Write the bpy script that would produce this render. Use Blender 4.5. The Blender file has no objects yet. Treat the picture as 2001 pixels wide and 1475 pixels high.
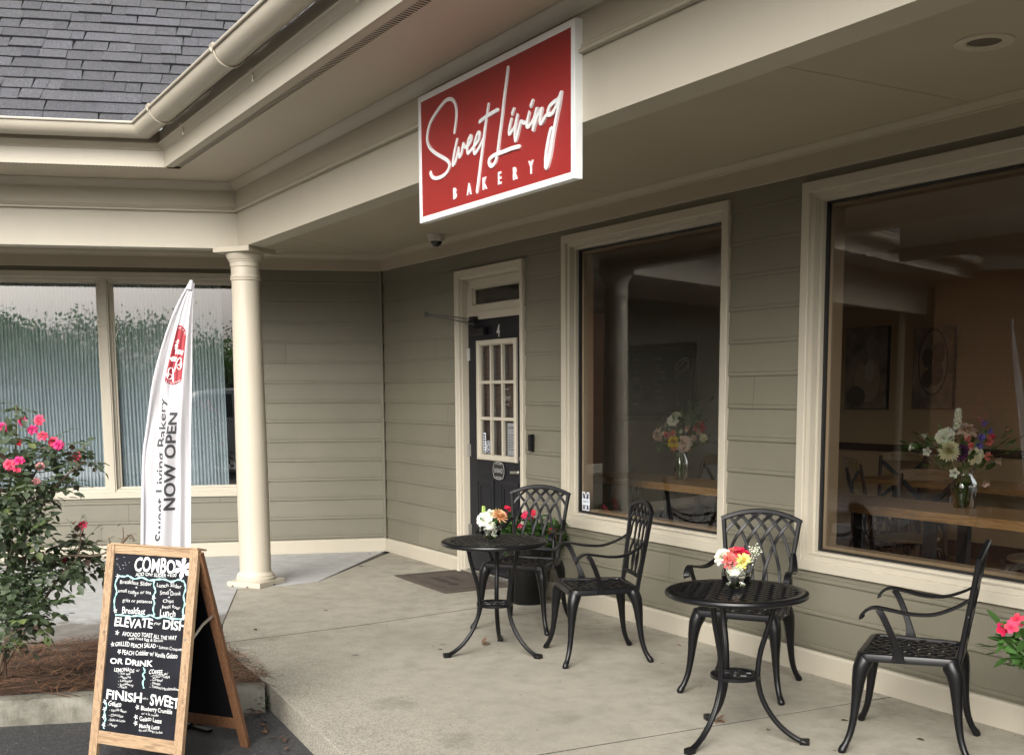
import bpy, bmesh, math, random
from mathutils import Vector, Matrix
R = math.radians
random.seed(7)
scene = bpy.context.scene
COL = scene.collection

# ---------------------------------------------------------------- camera
cam_d = bpy.data.cameras.new("camera")
cam = bpy.data.objects.new("camera", cam_d)
COL.objects.link(cam)
scene.camera = cam
cam_d.sensor_fit = 'HORIZONTAL'
cam_d.sensor_width = 36.0
cam_d.lens = 40.14
cam_d.shift_x = -0.02857
cam_d.shift_y = 0.1510
cam_d.clip_start = 0.05
cam_d.clip_end = 600.0
CX = Vector((0.51984903, 0.85425134, -0.00341086))
CY = -Vector((0.10277607, -0.06650648, -0.9924787))
CZ = -Vector((-0.84805311, 0.51558853, -0.12236992))
M = Matrix((CX, CY, CZ)).transposed().to_4x4()
M.translation = Vector((9.96704671, -4.34533741, 1.5))
cam.matrix_world = M

# ---------------------------------------------------------------- world, sun, exposure
SUN_EL, SUN_AZ = R(33), R(138)          # azimuth clockwise from +Y
world = bpy.data.worlds.new("World")
scene.world = world
world.use_nodes = True
nt = world.node_tree
nt.nodes.clear()
sky = nt.nodes.new('ShaderNodeTexSky')
sky.sky_type = 'NISHITA'
sky.sun_disc = False
sky.sun_elevation = SUN_EL
sky.sun_rotation = SUN_AZ
sky.air_density = 1.6
sky.dust_density = 6.0
hsv = nt.nodes.new('ShaderNodeHueSaturation')
hsv.inputs['Saturation'].default_value = 0.22
bg = nt.nodes.new('ShaderNodeBackground')
bg.inputs['Strength'].default_value = 0.15
wo = nt.nodes.new('ShaderNodeOutputWorld')
nt.links.new(sky.outputs[0], hsv.inputs['Color'])
nt.links.new(hsv.outputs[0], bg.inputs['Color'])
nt.links.new(bg.outputs[0], wo.inputs['Surface'])
sun_d = bpy.data.lights.new("sun", 'SUN')
sun_d.energy = 1.25
sun_d.angle = R(42)
sun_d.color = (1.0, 0.965, 0.90)
sun = bpy.data.objects.new("sun", sun_d)
COL.objects.link(sun)
sd = Vector((math.sin(SUN_AZ) * math.cos(SUN_EL), math.cos(SUN_AZ) * math.cos(SUN_EL), math.sin(SUN_EL)))
sun.rotation_euler = sd.to_track_quat('Z', 'Y').to_euler()
sun.location = (4, -12, 14)
vs = scene.view_settings
vs.view_transform = 'Standard'
vs.look = 'None'
vs.exposure = 0.97
vs.gamma = 1.0
cy = scene.cycles
cy.use_denoising = True
cy.max_bounces = 10
cy.diffuse_bounces = 5
cy.glossy_bounces = 4
cy.transmission_bounces = 8
cy.transparent_max_bounces = 16
cy.caustics_reflective = False
cy.caustics_refractive = False
cy.sample_clamp_indirect = 6.0

# ---------------------------------------------------------------- frame of the two walls
NAX, NAY = 0.93938, -0.34288            # outward normal of the left wall
AOX, AOY = -0.34288, -0.93938           # direction along the left wall, away from the corner
def cornerpt(D): return (0.69950 * D, -D)
def PA(s, D, z): return Vector((s * AOX + D * NAX, s * AOY + D * NAY, z))
def PB(x, D, z): return Vector((x, -D, z))
def WP(w, t, D, z): return PA(t, D, z) if w == 'A' else PB(t, D, z)

# ---------------------------------------------------------------- mesh builder
class MB:
    def __init__(self):
        self.v = []; self.f = []; self.c = []; self.col = (1, 1, 1)
    def add(self, pts):
        n = len(self.v); self.v.extend([tuple(p) for p in pts]); return n
    def face(self, *idx):
        self.f.append(tuple(idx)); self.c.append(self.col)
    def poly(self, pts):
        n = self.add(pts); self.face(*range(n, n + len(pts)))
    def obox(self, c, ax, ay, az):
        c = Vector(c); ax = Vector(ax); ay = Vector(ay); az = Vector(az)
        n = self.add([c + sx * ax + sy * ay + sz * az for sz in (-1, 1) for sy in (-1, 1) for sx in (-1, 1)])
        for q in ((0, 2, 3, 1), (4, 5, 7, 6), (0, 1, 5, 4), (2, 6, 7, 3), (0, 4, 6, 2), (1, 3, 7, 5)):
            self.face(*[n + i for i in q])
    def box(self, a, b):
        a = Vector(a); b = Vector(b); c = (a + b) / 2; h = (b - a) / 2
        self.obox(c, (h.x, 0, 0), (0, h.y, 0), (0, 0, h.z))
    def prism(self, poly, z0, z1):
        n = self.add([(p[0], p[1], z0) for p in poly] + [(p[0], p[1], z1) for p in poly]); k = len(poly)
        self.face(*[n + i for i in reversed(range(k))]); self.face(*[n + k + i for i in range(k)])
        for i in range(k):
            j = (i + 1) % k; self.face(n + i, n + j, n + k + j, n + k + i)
    def rings(self, rings, cap=True, close=True):
        k = len(rings[0]); ns = [self.add(r) for r in rings]
        for a, b in zip(ns, ns[1:]):
            for i in range(k if close else k - 1):
                j = (i + 1) % k; self.face(a + i, a + j, b + j, b + i)
        if cap and close:
            self.face(*[ns[0] + i for i in reversed(range(k))]); self.face(*[ns[-1] + i for i in range(k)])
    def tube(self, pts, rad, n=8, cap=True, flat=None):
        """round tube along pts; rad number or list; flat=(dir, ratio) squashes across dir"""
        pts = [Vector(p) for p in pts]; m = len(pts)
        if not hasattr(rad, '__len__'): rad = [rad] * m
        rings = []; up = None
        for i, p in enumerate(pts):
            t = (pts[min(i + 1, m - 1)] - pts[max(i - 1, 0)])
            if t.length < 1e-9: t = Vector((0, 0, 1))
            t.normalize()
            if up is None:
                up = Vector((0, 0, 1)) if abs(t.z) < .9 else Vector((1, 0, 0))
            up = (up - t * up.dot(t))
            if up.length < 1e-6: up = t.orthogonal()
            up.normalize(); s = t.cross(up)
            rings.append([p + rad[i] * (math.cos(2 * math.pi * k / n) * s + math.sin(2 * math.pi * k / n) * up) for k in range(n)])
        self.rings(rings, cap)
    def ribbon(self, pts, w, t, nrm):
        """flat bar of width w, thickness t; nrm = normal of the flat face (vector or list)"""
        pts = [Vector(p) for p in pts]; m = len(pts); rings = []
        for i, p in enumerate(pts):
            tg = (pts[min(i + 1, m - 1)] - pts[max(i - 1, 0)]).normalized()
            nn = Vector(nrm[i] if isinstance(nrm, list) else nrm)
            nn = (nn - tg * nn.dot(tg)).normalized(); s = tg.cross(nn)
            ww = w[i] if hasattr(w, '__len__') else w
            a, b, e = ww / 2, t / 2, min(ww, t) * .22
            rings.append([p + s * x + nn * y for x, y in ((-a + e, -b), (a - e, -b), (a, -b + e), (a, b - e), (a - e, b), (-a + e, b), (-a, b - e), (-a, -b + e))])
        self.rings(rings)
    def lathe(self, prof, n=24, c=(0, 0, 0), cap=True):
        c = Vector(c)
        self.rings([[c + Vector((r * math.cos(2 * math.pi * k / n), r * math.sin(2 * math.pi * k / n), z)) for k in range(n)] for r, z in prof], cap)
    def build(self, name, mat, parent=None, smooth=False, bevel=0, seg=2, recalc=True, angle=35):
        me = bpy.data.meshes.new(name)
        me.from_pydata(self.v, [], self.f)
        if any(c != (1, 1, 1) for c in self.c):
            at = me.color_attributes.new("tint", 'FLOAT_COLOR', 'CORNER')
            k = 0
            for f, c in zip(self.f, self.c):
                for _ in f:
                    at.data[k].color = (c[0], c[1], c[2], 1); k += 1
        if recalc or bevel:
            bm = bmesh.new(); bm.from_mesh(me)
            if recalc: bmesh.ops.recalc_face_normals(bm, faces=bm.faces)
            if bevel:
                es = [e for e in bm.edges if len(e.link_faces) == 2 and e.calc_face_angle(0) > R(30)]
                bmesh.ops.bevel(bm, geom=es, offset=bevel, segments=seg, affect='EDGES', profile=.6, clamp_overlap=True)
            bm.to_mesh(me); bm.free()
        if smooth:
            me.polygons.foreach_set('use_smooth', [True] * len(me.polygons))
            try: me.set_sharp_from_angle(angle=R(angle))
            except Exception: pass
        if mat: me.materials.append(mat)
        o = bpy.data.objects.new(name, me)
        COL.objects.link(o)
        if parent: o.parent = parent
        return o

def empty(name, loc=(0, 0, 0), rz=0, label=None, cat=None, group=None):
    o = bpy.data.objects.new(name, None)
    COL.objects.link(o)
    o.location = loc; o.rotation_euler = (0, 0, rz); o.empty_display_size = .1
    return tag(o, label, cat, group)
def tag(o, label=None, cat=None, group=None, kind=None):
    if label: o['label'] = label
    if cat: o['category'] = cat
    if group: o['group'] = group
    if kind: o['kind'] = kind
    return o
def copy_tree(o, parent=None):
    c = o.copy(); COL.objects.link(c)
    if parent: c.parent = parent
    for ch in list(o.children): copy_tree(ch, c)
    return c

# text -> (verts, faces) laid out in XY, x from 0, scaled so that cap height = 1
_tcache = {}
def text_geo(body, bold=0.0):
    key = (body, bold)
    if key in _tcache: return _tcache[key]
    cu = bpy.data.curves.new('lettering', 'FONT'); cu.body = body; cu.size = 1.0
    cu.offset = bold; cu.resolution_u = 3; cu.fill_mode = 'FRONT'
    ob = bpy.data.objects.new('lettering', cu)
    me = bpy.data.meshes.new_from_object(ob)
    vs_ = [(v.co.x, v.co.y) for v in me.vertices]; fs = [tuple(p.vertices) for p in me.polygons]
    bpy.data.objects.remove(ob); bpy.data.curves.remove(cu); bpy.data.meshes.remove(me)
    if not vs_: return [], [], 1
    x0 = min(v[0] for v in vs_); x1 = max(v[0] for v in vs_)
    cap = 0.69
    r = ([((x - x0) / cap, y / cap) for x, y in vs_], fs, (x1 - x0) / cap)
    _tcache[key] = r
    return r
def put_text(mb, body, fn, bold=0.0):
    """fn(xn, y): xn in 0..1 along the word, y in cap heights -> 3D point"""
    v, f, w = text_geo(body, bold)
    n = mb.add([fn(x / w, y) for x, y in v])
    for q in f: mb.face(*[n + i for i in q])
# ---------------------------------------------------------------- materials
class NT:
    def __init__(self, name):
        self.m = bpy.data.materials.new(name); self.m.use_nodes = True
        self.t = self.m.node_tree; self.t.nodes.clear()
        self.out = self.n('ShaderNodeOutputMaterial')
    def n(self, typ, **kw):
        o = self.t.nodes.new(typ)
        for k, v in kw.items():
            if k in o.inputs: o.inputs[k].default_value = v
            else: setattr(o, k, v)
        return o
    def l(self, a, b): self.t.links.new(a, b)
    def coord(self, kind='Object', scale=(1, 1, 1), rot=(0, 0, 0)):
        tc = self.n('ShaderNodeTexCoord'); mp = self.n('ShaderNodeMapping')
        mp.inputs['Scale'].default_value = scale; mp.inputs['Rotation'].default_value = rot
        self.l(tc.outputs[kind], mp.inputs[0]); return mp.outputs[0]
    def noise(self, co, scale, detail=4, rough=.55, dist=0):
        o = self.n('ShaderNodeTexNoise'); self.l(co, o.inputs['Vector'])
        o.inputs['Scale'].default_value = scale; o.inputs['Detail'].default_value = detail
        o.inputs['Roughness'].default_value = rough; o.inputs['Distortion'].default_value = dist
        return o.outputs[0]
    def ramp(self, fac, stops):
        o = self.n('ShaderNodeValToRGB'); e = o.color_ramp.elements
        while len(e) < len(stops): e.new(.5)
        for el, (p, c) in zip(e, stops):
            el.position = p; el.color = (c[0], c[1], c[2], 1) if hasattr(c, '__len__') else (c, c, c, 1)
        self.l(fac, o.inputs[0]); return o.outputs[0]
    def mix(self, fac, a, b, typ='MIX'):
        o = self.n('ShaderNodeMix', data_type='RGBA', blend_type=typ)
        for s, v in ((o.inputs[0], fac), (o.inputs[6], a), (o.inputs[7], b)):
            if hasattr(v, 'is_linked') or hasattr(v, 'node'): self.l(v, s)
            elif hasattr(v, '__len__'): s.default_value = (v[0], v[1], v[2], 1)
            else: s.default_value = v
        return o.outputs[2]
    def bump(self, h, strength=.3, dist=.01):
        o = self.n('ShaderNodeBump'); o.inputs['Strength'].default_value = strength
        o.inputs['Distance'].default_value = dist; self.l(h, o.inputs['Height']); return o.outputs[0]
    def bsdf(self, col, rough=.5, normal=None, **kw):
        o = self.n('ShaderNodeBsdfPrincipled')
        if hasattr(col, 'node'): self.l(col, o.inputs['Base Color'])
        else: o.inputs['Base Color'].default_value = (col[0], col[1], col[2], 1)
        if hasattr(rough, 'node'): self.l(rough, o.inputs['Roughness'])
        else: o.inputs['Roughness'].default_value = rough
        if normal is not None: self.l(normal, o.inputs['Normal'])
        for k, v in kw.items(): o.inputs[k].default_value = v
        self.l(o.outputs[0], self.out.inputs[0]); return o

def paint(name, col, rough=.5, var=.08, scale=3, bump=.05, bscale=120, tint=False, **kw):
    t = NT(name); co = t.coord()
    a = [c * (1 - var) for c in col]; b = [min(1, c * (1 + var)) for c in col]
    c = t.ramp(t.noise(co, scale, 6), [(.3, a), (.7, b)])
    if tint:
        at = t.n('ShaderNodeAttribute', attribute_name='tint')
        c = t.mix(1.0, c, at.outputs[0], 'MULTIPLY')
    nrm = t.bump(t.noise(co, bscale, 3), bump, .004) if bump else None
    t.bsdf(c, rough, nrm, **kw); return t.m

def trim_paint(name, col, dirt=.35):
    """painted boards with faint drip streaks and grime"""
    t = NT(name); co = t.coord(scale=(1, 1, 1)); st = t.coord(scale=(9, 9, .7))
    c = t.ramp(t.noise(co, 2.2, 6), [(.25, [x * .93 for x in col]), (.75, col)])
    streak = t.ramp(t.noise(st, 3, 6, .7), [(.52, 0.0), (.8, 1.0)])
    d = t.n('ShaderNodeMath', operation='MULTIPLY'); t.l(streak, d.inputs[0]); d.inputs[1].default_value = dirt * .5
    c = t.mix(d.outputs[0], c, [col[0] * .78, col[1] * .76, col[2] * .72])
    sp = t.ramp(t.noise(co, 60, 2, .5), [(.70, 0.0), (.74, 1.0)])
    d2 = t.n('ShaderNodeMath', operation='MULTIPLY'); t.l(sp, d2.inputs[0]); d2.inputs[1].default_value = dirt * .35
    c = t.mix(d2.outputs[0], c, [x * .6 for x in col])
    t.bsdf(c, .42, t.bump(t.noise(co, 30, 4), .05, .002)); return t.m

def concrete(name, c0, c1, stain, sfac=.5, wet=0.0, soil=False, worn=False):
    t = NT(name); co = t.coord()
    big = t.noise(co, .9, 8, .6, .4); mid = t.noise(co, 7, 8, .65); fine = t.noise(co, 220, 2, .6)
    c = t.ramp(big, [(.3, c0), (.7, c1)])
    c = t.mix(t.ramp(mid, [(.45, 0.0), (.75, sfac)]), c, stain)
    br = t.noise(t.coord(scale=(1, 9, 1), rot=(0, 0, R(14))), 9, 5, .7)
    c = t.mix(t.ramp(br, [(.45, 0.0), (.8, .28)]), c, [x * .62 for x in stain])
    c = t.mix(t.ramp(fine, [(.35, .35), (.5, 0.0)]), c, [x * .55 for x in c0])
    c = t.mix(t.ramp(fine, [(.60, 0.0), (.72, .35)]), c, [min(1, x * 1.5) for x in c1])
    sp = t.n('ShaderNodeTexVoronoi'); t.l(co, sp.inputs['Vector']); sp.inputs['Scale'].default_value = 16
    c = t.mix(t.ramp(sp.outputs['Distance'], [(.03, .55), (.06, 0.0)]), c, [.05, .045, .035])
    if soil:            # earth washed out of the planting bed over the edge of the walk
        dv = t.n('ShaderNodeVectorMath', operation='DOT_PRODUCT'); t.l(co, dv.inputs[0]); dv.inputs[1].default_value = (NAX, NAY, 0)
        mr = t.n('ShaderNodeMapRange'); t.l(dv.outputs['Value'], mr.inputs[0]); mr.inputs[1].default_value = 2.2; mr.inputs[2].default_value = 3.8
        st = t.noise(t.coord(scale=(3, 3, 3)), 2.2, 8, .7, .8); ad = t.n('ShaderNodeMath', operation='MULTIPLY_ADD'); t.l(st, ad.inputs[0]); ad.inputs[1].default_value = .9; t.l(mr.outputs[0], ad.inputs[2])
        c = t.mix(t.ramp(ad.outputs[0], [(.80, 0.0), (1.0, .45), ]), c, (.10, .085, .06))
        c = t.mix(t.ramp(ad.outputs[0], [(.95, 0.0), (1.0, .5), ]), c, (.07, .055, .038))
    if worn:            # exposed aggregate towards the outer edge, scattered old spots
        sx = t.n('ShaderNodeSeparateXYZ'); t.l(co, sx.inputs[0])
        mr = t.n('ShaderNodeMapRange'); t.l(sx.outputs[1], mr.inputs[0]); mr.inputs[1].default_value = -1.5; mr.inputs[2].default_value = -2.7
        ag = t.n('ShaderNodeTexVoronoi'); t.l(co, ag.inputs['Vector']); ag.inputs['Scale'].default_value = 150
        mm = t.n('ShaderNodeMath', operation='MULTIPLY'); t.l(mr.outputs[0], mm.inputs[0]); mm.inputs[1].default_value = .75
        c = t.mix(mm.outputs[0], c, t.ramp(ag.outputs['Color'], [(.15, (.13, .118, .09)), (.4, (.27, .25, .205)), (.7, (.38, .355, .295)), (.92, (.50, .475, .41))]))
        for sc_, th, k in ((2.3, .05, .6), (5.0, .04, .5), (1.1, .03, .7)):
            vo = t.n('ShaderNodeTexVoronoi'); t.l(co, vo.inputs['Vector']); vo.inputs['Scale'].default_value = sc_
            c = t.mix(t.ramp(vo.outputs['Distance'], [(th * .6, k), (th, 0.0)]), c, (.055, .05, .04))
        pt = t.noise(co, 1.7, 5, .6, .3)
        c = t.mix(t.ramp(pt, [(.60, 0.0), (.72, .5)]), c, (.13, .118, .09))
    rr = t.ramp(mid, [(.3, .50 - wet * .3), (.7, .85 - wet * .3)])
    t.bsdf(c, rr, t.bump(t.mix(.35, mid, fine), .25, .004)); return t.m

def wood(name, c0, c1, axis='X', scale=1.0, rough=.6):
    t = NT(name)
    sc = {'X': (1, 12, 12), 'Y': (12, 1, 12), 'Z': (12, 12, 1)}[axis]
    co = t.coord(scale=[s * scale for s in sc])
    g = t.noise(co, 3.0, 8, .6, 1.2); f = t.noise(co, 16, 4, .6)
    c = t.ramp(g, [(.3, c0), (.52, c1), (.62, [x * .8 for x in c0]), (.8, c1)])
    c = t.mix(t.ramp(f, [(.4, .4), (.6, 0.0)]), c, [x * .55 for x in c0])
    t.bsdf(c, rough, t.bump(g, .2, .003)); return t.m

def leafmat(name, col, rough=.5, sss=True):
    t = NT(name)
    at = t.n('ShaderNodeAttribute', attribute_name='tint')
    c = t.mix(1.0, col, at.outputs[0], 'MULTIPLY')
    p = t.n('ShaderNodeBsdfPrincipled'); t.l(c, p.inputs['Base Color']); p.inputs['Roughness'].default_value = rough
    tr = t.n('ShaderNodeBsdfTranslucent'); c2 = t.mix(1.0, c, (1.2, 1.4, .6), 'MULTIPLY'); t.l(c2, tr.inputs['Color'])
    mx = t.n('ShaderNodeMixShader'); mx.inputs[0].default_value = .22
    t.l(p.outputs[0], mx.inputs[1]); t.l(tr.outputs[0], mx.inputs[2]); t.l(mx.outputs[0], t.out.inputs[0]); return t.m

def glassmat(name, tint=(.9, .93, .92), boost=1.6, minr=.0, rough=0.0):
    """pane: transparent for what lies behind, Fresnel mirror for what stands in front (two faces)"""
    t = NT(name)
    fr = t.n('ShaderNodeFresnel'); fr.inputs['IOR'].default_value = 1.52
    ml = t.n('ShaderNodeMath', operation='MULTIPLY_ADD', use_clamp=True)
    t.l(fr.outputs[0], ml.inputs[0]); ml.inputs[1].default_value = boost; ml.inputs[2].default_value = minr
    tr = t.n('ShaderNodeBsdfTransparent'); tr.inputs[0].default_value = (*tint, 1)
    gl = t.n('ShaderNodeBsdfGlossy'); gl.inputs['Roughness'].default_value = rough
    mx = t.n('ShaderNodeMixShader'); t.l(ml.outputs[0], mx.inputs[0]); t.l(tr.outputs[0], mx.inputs[1]); t.l(gl.outputs[0], mx.inputs[2])
    t.l(mx.outputs[0], t.out.inputs[0]); return t.m

CREAM = (.47, .43, .35)
m_trim = trim_paint('cream trim paint', CREAM)
m_trim2 = trim_paint('soffit paint', (.52, .465, .37), .2)
m_ceil = paint('porch ceiling paint', (.40, .35, .265), .55, .05, 1.5)
m_sid = paint('sage siding paint', (.160, .149, .112), .5, .07, 2.0, .12, 60, True)
m_sid0 = paint('sage siding bead paint', (.160, .149, .112), .5, .07, 2.0)
m_col = paint('cream column paint', (.475, .432, .352), .38, .04, 3)
m_gut = paint('cream gutter metal', (.46, .42, .345), .32, .05, 4, .02)
m_vent = paint('dark vent slot', (.10, .08, .06), .8, .1)
m_black = paint('black door paint', (.007, .008, .012), .42, .15, 3, **{'Specular IOR Level': .25})
m_iron = paint('black cast metal', (.0045, .0045, .0055), .30, .25, 14, .08, 220, **{'Specular IOR Level': .30})
m_gask = paint('black gasket', (.01, .01, .01), .5, .1)
m_white = paint('white sign face', (.84, .86, .87), .4, .03)
m_red = paint('red sign face', (.31, .019, .017), .38, .06, 4)
m_steel = paint('satin steel', (.55, .54, .52), .28, .1, 10, 0, Metallic=1.0)
m_glass = glassmat('window glass', (.97, .975, .96), 1.6, .0)
m_glassA = glassmat('curtained window glass', (.92, .96, .97), 4.0, .03)
m_vase = glassmat('clear vase glass', (.965, .975, .97), 2.2, .02)
m_slab = concrete('porch concrete', (.265, .245, .20), (.385, .36, .298), (.20, .183, .146), .8, 0.0, False, True)
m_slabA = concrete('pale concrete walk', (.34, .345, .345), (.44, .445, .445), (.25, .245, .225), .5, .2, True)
m_curb = concrete('kerb concrete', (.105, .098, .077), (.21, .197, .16), (.045, .042, .032), .9)
m_wood = wood('knotty pine frame', (.25, .155, .085), (.40, .275, .165), 'Z', 1.4)
m_woodd = wood('dark stained pine', (.10, .045, .02), (.18, .085, .04), 'Z', 1.2)
m_chalkb = paint('chalkboard', (.008, .009, .013), .42, .5, 5, .03, **{'Specular IOR Level': .22})
m_chalk = paint('white chalk paint', (.70, .71, .70), .8, .08, 30)
m_teal = paint('teal chalk paint', (.35, .62, .60), .8, .1, 30)
m_lilac = paint('pale lilac chalk paint', (.74, .66, .76), .8, .12, 40)
m_blackink = paint('black lettering', (.035, .035, .04), .7, .1)
m_mat = paint('brown door mat', (.070, .054, .042), .95, .25, 120, .5, 400)
m_matd = paint('dark mat lettering', (.022, .018, .015), .95, .2)
m_fsilver = paint('silver lettering', (.45, .45, .43), .4, .1)

def asphalt():
    t = NT('asphalt'); co = t.coord()
    f = t.n('ShaderNodeTexVoronoi'); t.l(co, f.inputs['Vector']); f.inputs['Scale'].default_value = 130
    c = t.ramp(f.outputs['Color'], [(.2, (.022, .022, .024)), (.75, (.055, .055, .058)), (.95, (.13, .125, .12))])
    c = t.mix(t.ramp(t.noise(co, 1.3, 6), [(.35, .5), (.65, 0.0)]), c, (.022, .022, .024))
    t.bsdf(c, .6, t.bump(f.outputs['Distance'], .6, .006)); return t.m
m_asph = asphalt()
m_soil = paint('dark mulch soil', (.05, .032, .02), .95, .4, 25, .6, 60)
def shingle():
    t = NT('asphalt shingle'); co = t.coord()
    at = t.n('ShaderNodeAttribute', attribute_name='tint')
    g = t.noise(co, 170, 3, .7)
    c = t.ramp(g, [(.3, (.018, .018, .020)), (.5, (.050, .050, .056)), (.70, (.21, .21, .225))])
    c = t.mix(1.0, c, at.outputs[0], 'MULTIPLY')
    t.bsdf(c, .75, t.bump(g, .5, .004)); return t.m
m_shing = shingle()
def curtain():
    t = NT('teal sheer curtain')
    d = t.n('ShaderNodeBsdfDiffuse'); d.inputs[0].default_value = (.52, .585, .62, 1)
    tr = t.n('ShaderNodeBsdfTranslucent'); tr.inputs[0].default_value = (.40, .48, .50, 1)
    mx = t.n('ShaderNodeMixShader'); mx.inputs[0].default_value = .3
    t.l(d.outputs[0], mx.inputs[1]); t.l(tr.outputs[0], mx.inputs[2]); t.l(mx.outputs[0], t.out.inputs[0]); return t.m
m_curt = curtain()
def flagcloth():
    t = NT('white flag cloth')
    d = t.n('ShaderNodeBsdfPrincipled'); d.inputs['Base Color'].default_value = (.61, .60, .63, 1); d.inputs['Roughness'].default_value = .6
    d.inputs['Sheen Weight'].default_value = .3
    tr = t.n('ShaderNodeBsdfTranslucent'); tr.inputs[0].default_value = (.64, .64, .68, 1)
    mx = t.n('ShaderNodeMixShader'); mx.inputs[0].default_value = .3
    t.l(d.outputs[0], mx.inputs[1]); t.l(tr.outputs[0], mx.inputs[2]); t.l(mx.outputs[0], t.out.inputs[0]); return t.m
m_flag = flagcloth()
m_crims = paint('crimson print', (.30, .035, .045), .7, .08)
def brick():
    t = NT('brick'); co = t.coord()
    b = t.n('ShaderNodeTexBrick'); t.l(co, b.inputs['Vector'])
    b.inputs['Color1'].default_value = (.50, .23, .12, 1); b.inputs['Color2'].default_value = (.62, .31, .16, 1); b.inputs['Mortar'].default_value = (.66, .58, .48, 1)
    b.inputs['Scale'].default_value = 1; b.inputs['Brick Width'].default_value = .215; b.inputs['Row Height'].default_value = .076; b.inputs['Mortar Size'].default_value = .008
    t.bsdf(b.outputs['Color'], .8, t.bump(b.outputs['Fac'], -.4, .006)); return t.m
m_brick = brick()
m_leaf = leafmat('rose leaf', (.075, .10, .060), .40)
m_leaf2 = leafmat('green leaf', (.06, .13, .035), .45)
m_petal = leafmat('petal', (.92, .92, .92), .55)
m_stem = paint('green stem', (.09, .16, .05), .5, .2, 20)
m_cane = paint('woody cane', (.10, .07, .045), .7, .3, 20)
m_straw = paint('pine straw', (.165, .090, .052), .8, .25, 9, 0, tint=True)
m_deadleaf = paint('dry leaf', (.12, .075, .045), .8, .3, 30, .1, tint=True)
m_pot = paint('glossy black pot', (.005, .005, .005), .25, .1, **{'Specular IOR Level': .3})
m_tantop = wood('honey oak table top', (.36, .19, .07), (.50, .29, .12), 'X', 1.0, .4)
m_darkwood = wood('dark bentwood', (.045, .018, .013), (.08, .035, .024), 'Z', 1.5, .4)
m_seatwood = wood('worn oak seat', (.22, .14, .07), (.34, .23, .12), 'X', 1.2, .5)
m_inwall = paint('tan interior wall', (.44, .31, .185), .7, .04, 1)
m_ingrey = paint('pale grey interior wall', (.82, .84, .86), .7, .03, 1)
m_infloor = wood('plank floor', (.22, .12, .05), (.34, .20, .09), 'X', .6, .45)
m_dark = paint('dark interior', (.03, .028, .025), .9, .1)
m_pic = paint('sepia picture print', (.20, .15, .11), .6, .75, 4.5, 0)
m_iron2 = paint('dark table iron', (.02, .02, .022), .4, .1)
m_bark = paint('tree bark', (.10, .075, .05), .9, .3, 6, .5, 30)
m_car = paint('white car paint', (.75, .77, .78), .2, .02, 2, 0, **{'Coat Weight': .6})
m_card = paint('dark car paint', (.04, .055, .08), .2, .05, 2, 0, **{'Coat Weight': .6})
m_carglass = paint('tinted car glass', (.012, .016, .02), .06, .1, 2, 0)
m_tyre = paint('tyre rubber', (.02, .02, .02), .8, .2)
m_paper = paint('white paper', (.68, .72, .78), .7, .03)
m_blue = paint('blue print', (.06, .12, .30), .6, .1)
m_navy = paint('navy print', (.012, .014, .03), .6, .1)
m_cam = paint('camera housing', (.50, .46, .42), .45, .05)
m_dome = paint('smoked dome', (.01, .01, .012), .08, .1, 5, 0)
def watermat():
    t = NT('clear water'); g = t.n('ShaderNodeBsdfGlass'); g.inputs['IOR'].default_value = 1.33; g.inputs['Roughness'].default_value = 0
    g.inputs[0].default_value = (.98, .99, .97, 1); t.l(g.outputs[0], t.out.inputs[0]); return t.m
m_water = watermat()
m_inceil = paint('white interior ceiling', (.75, .73, .68), .8, .03, 1)
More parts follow.
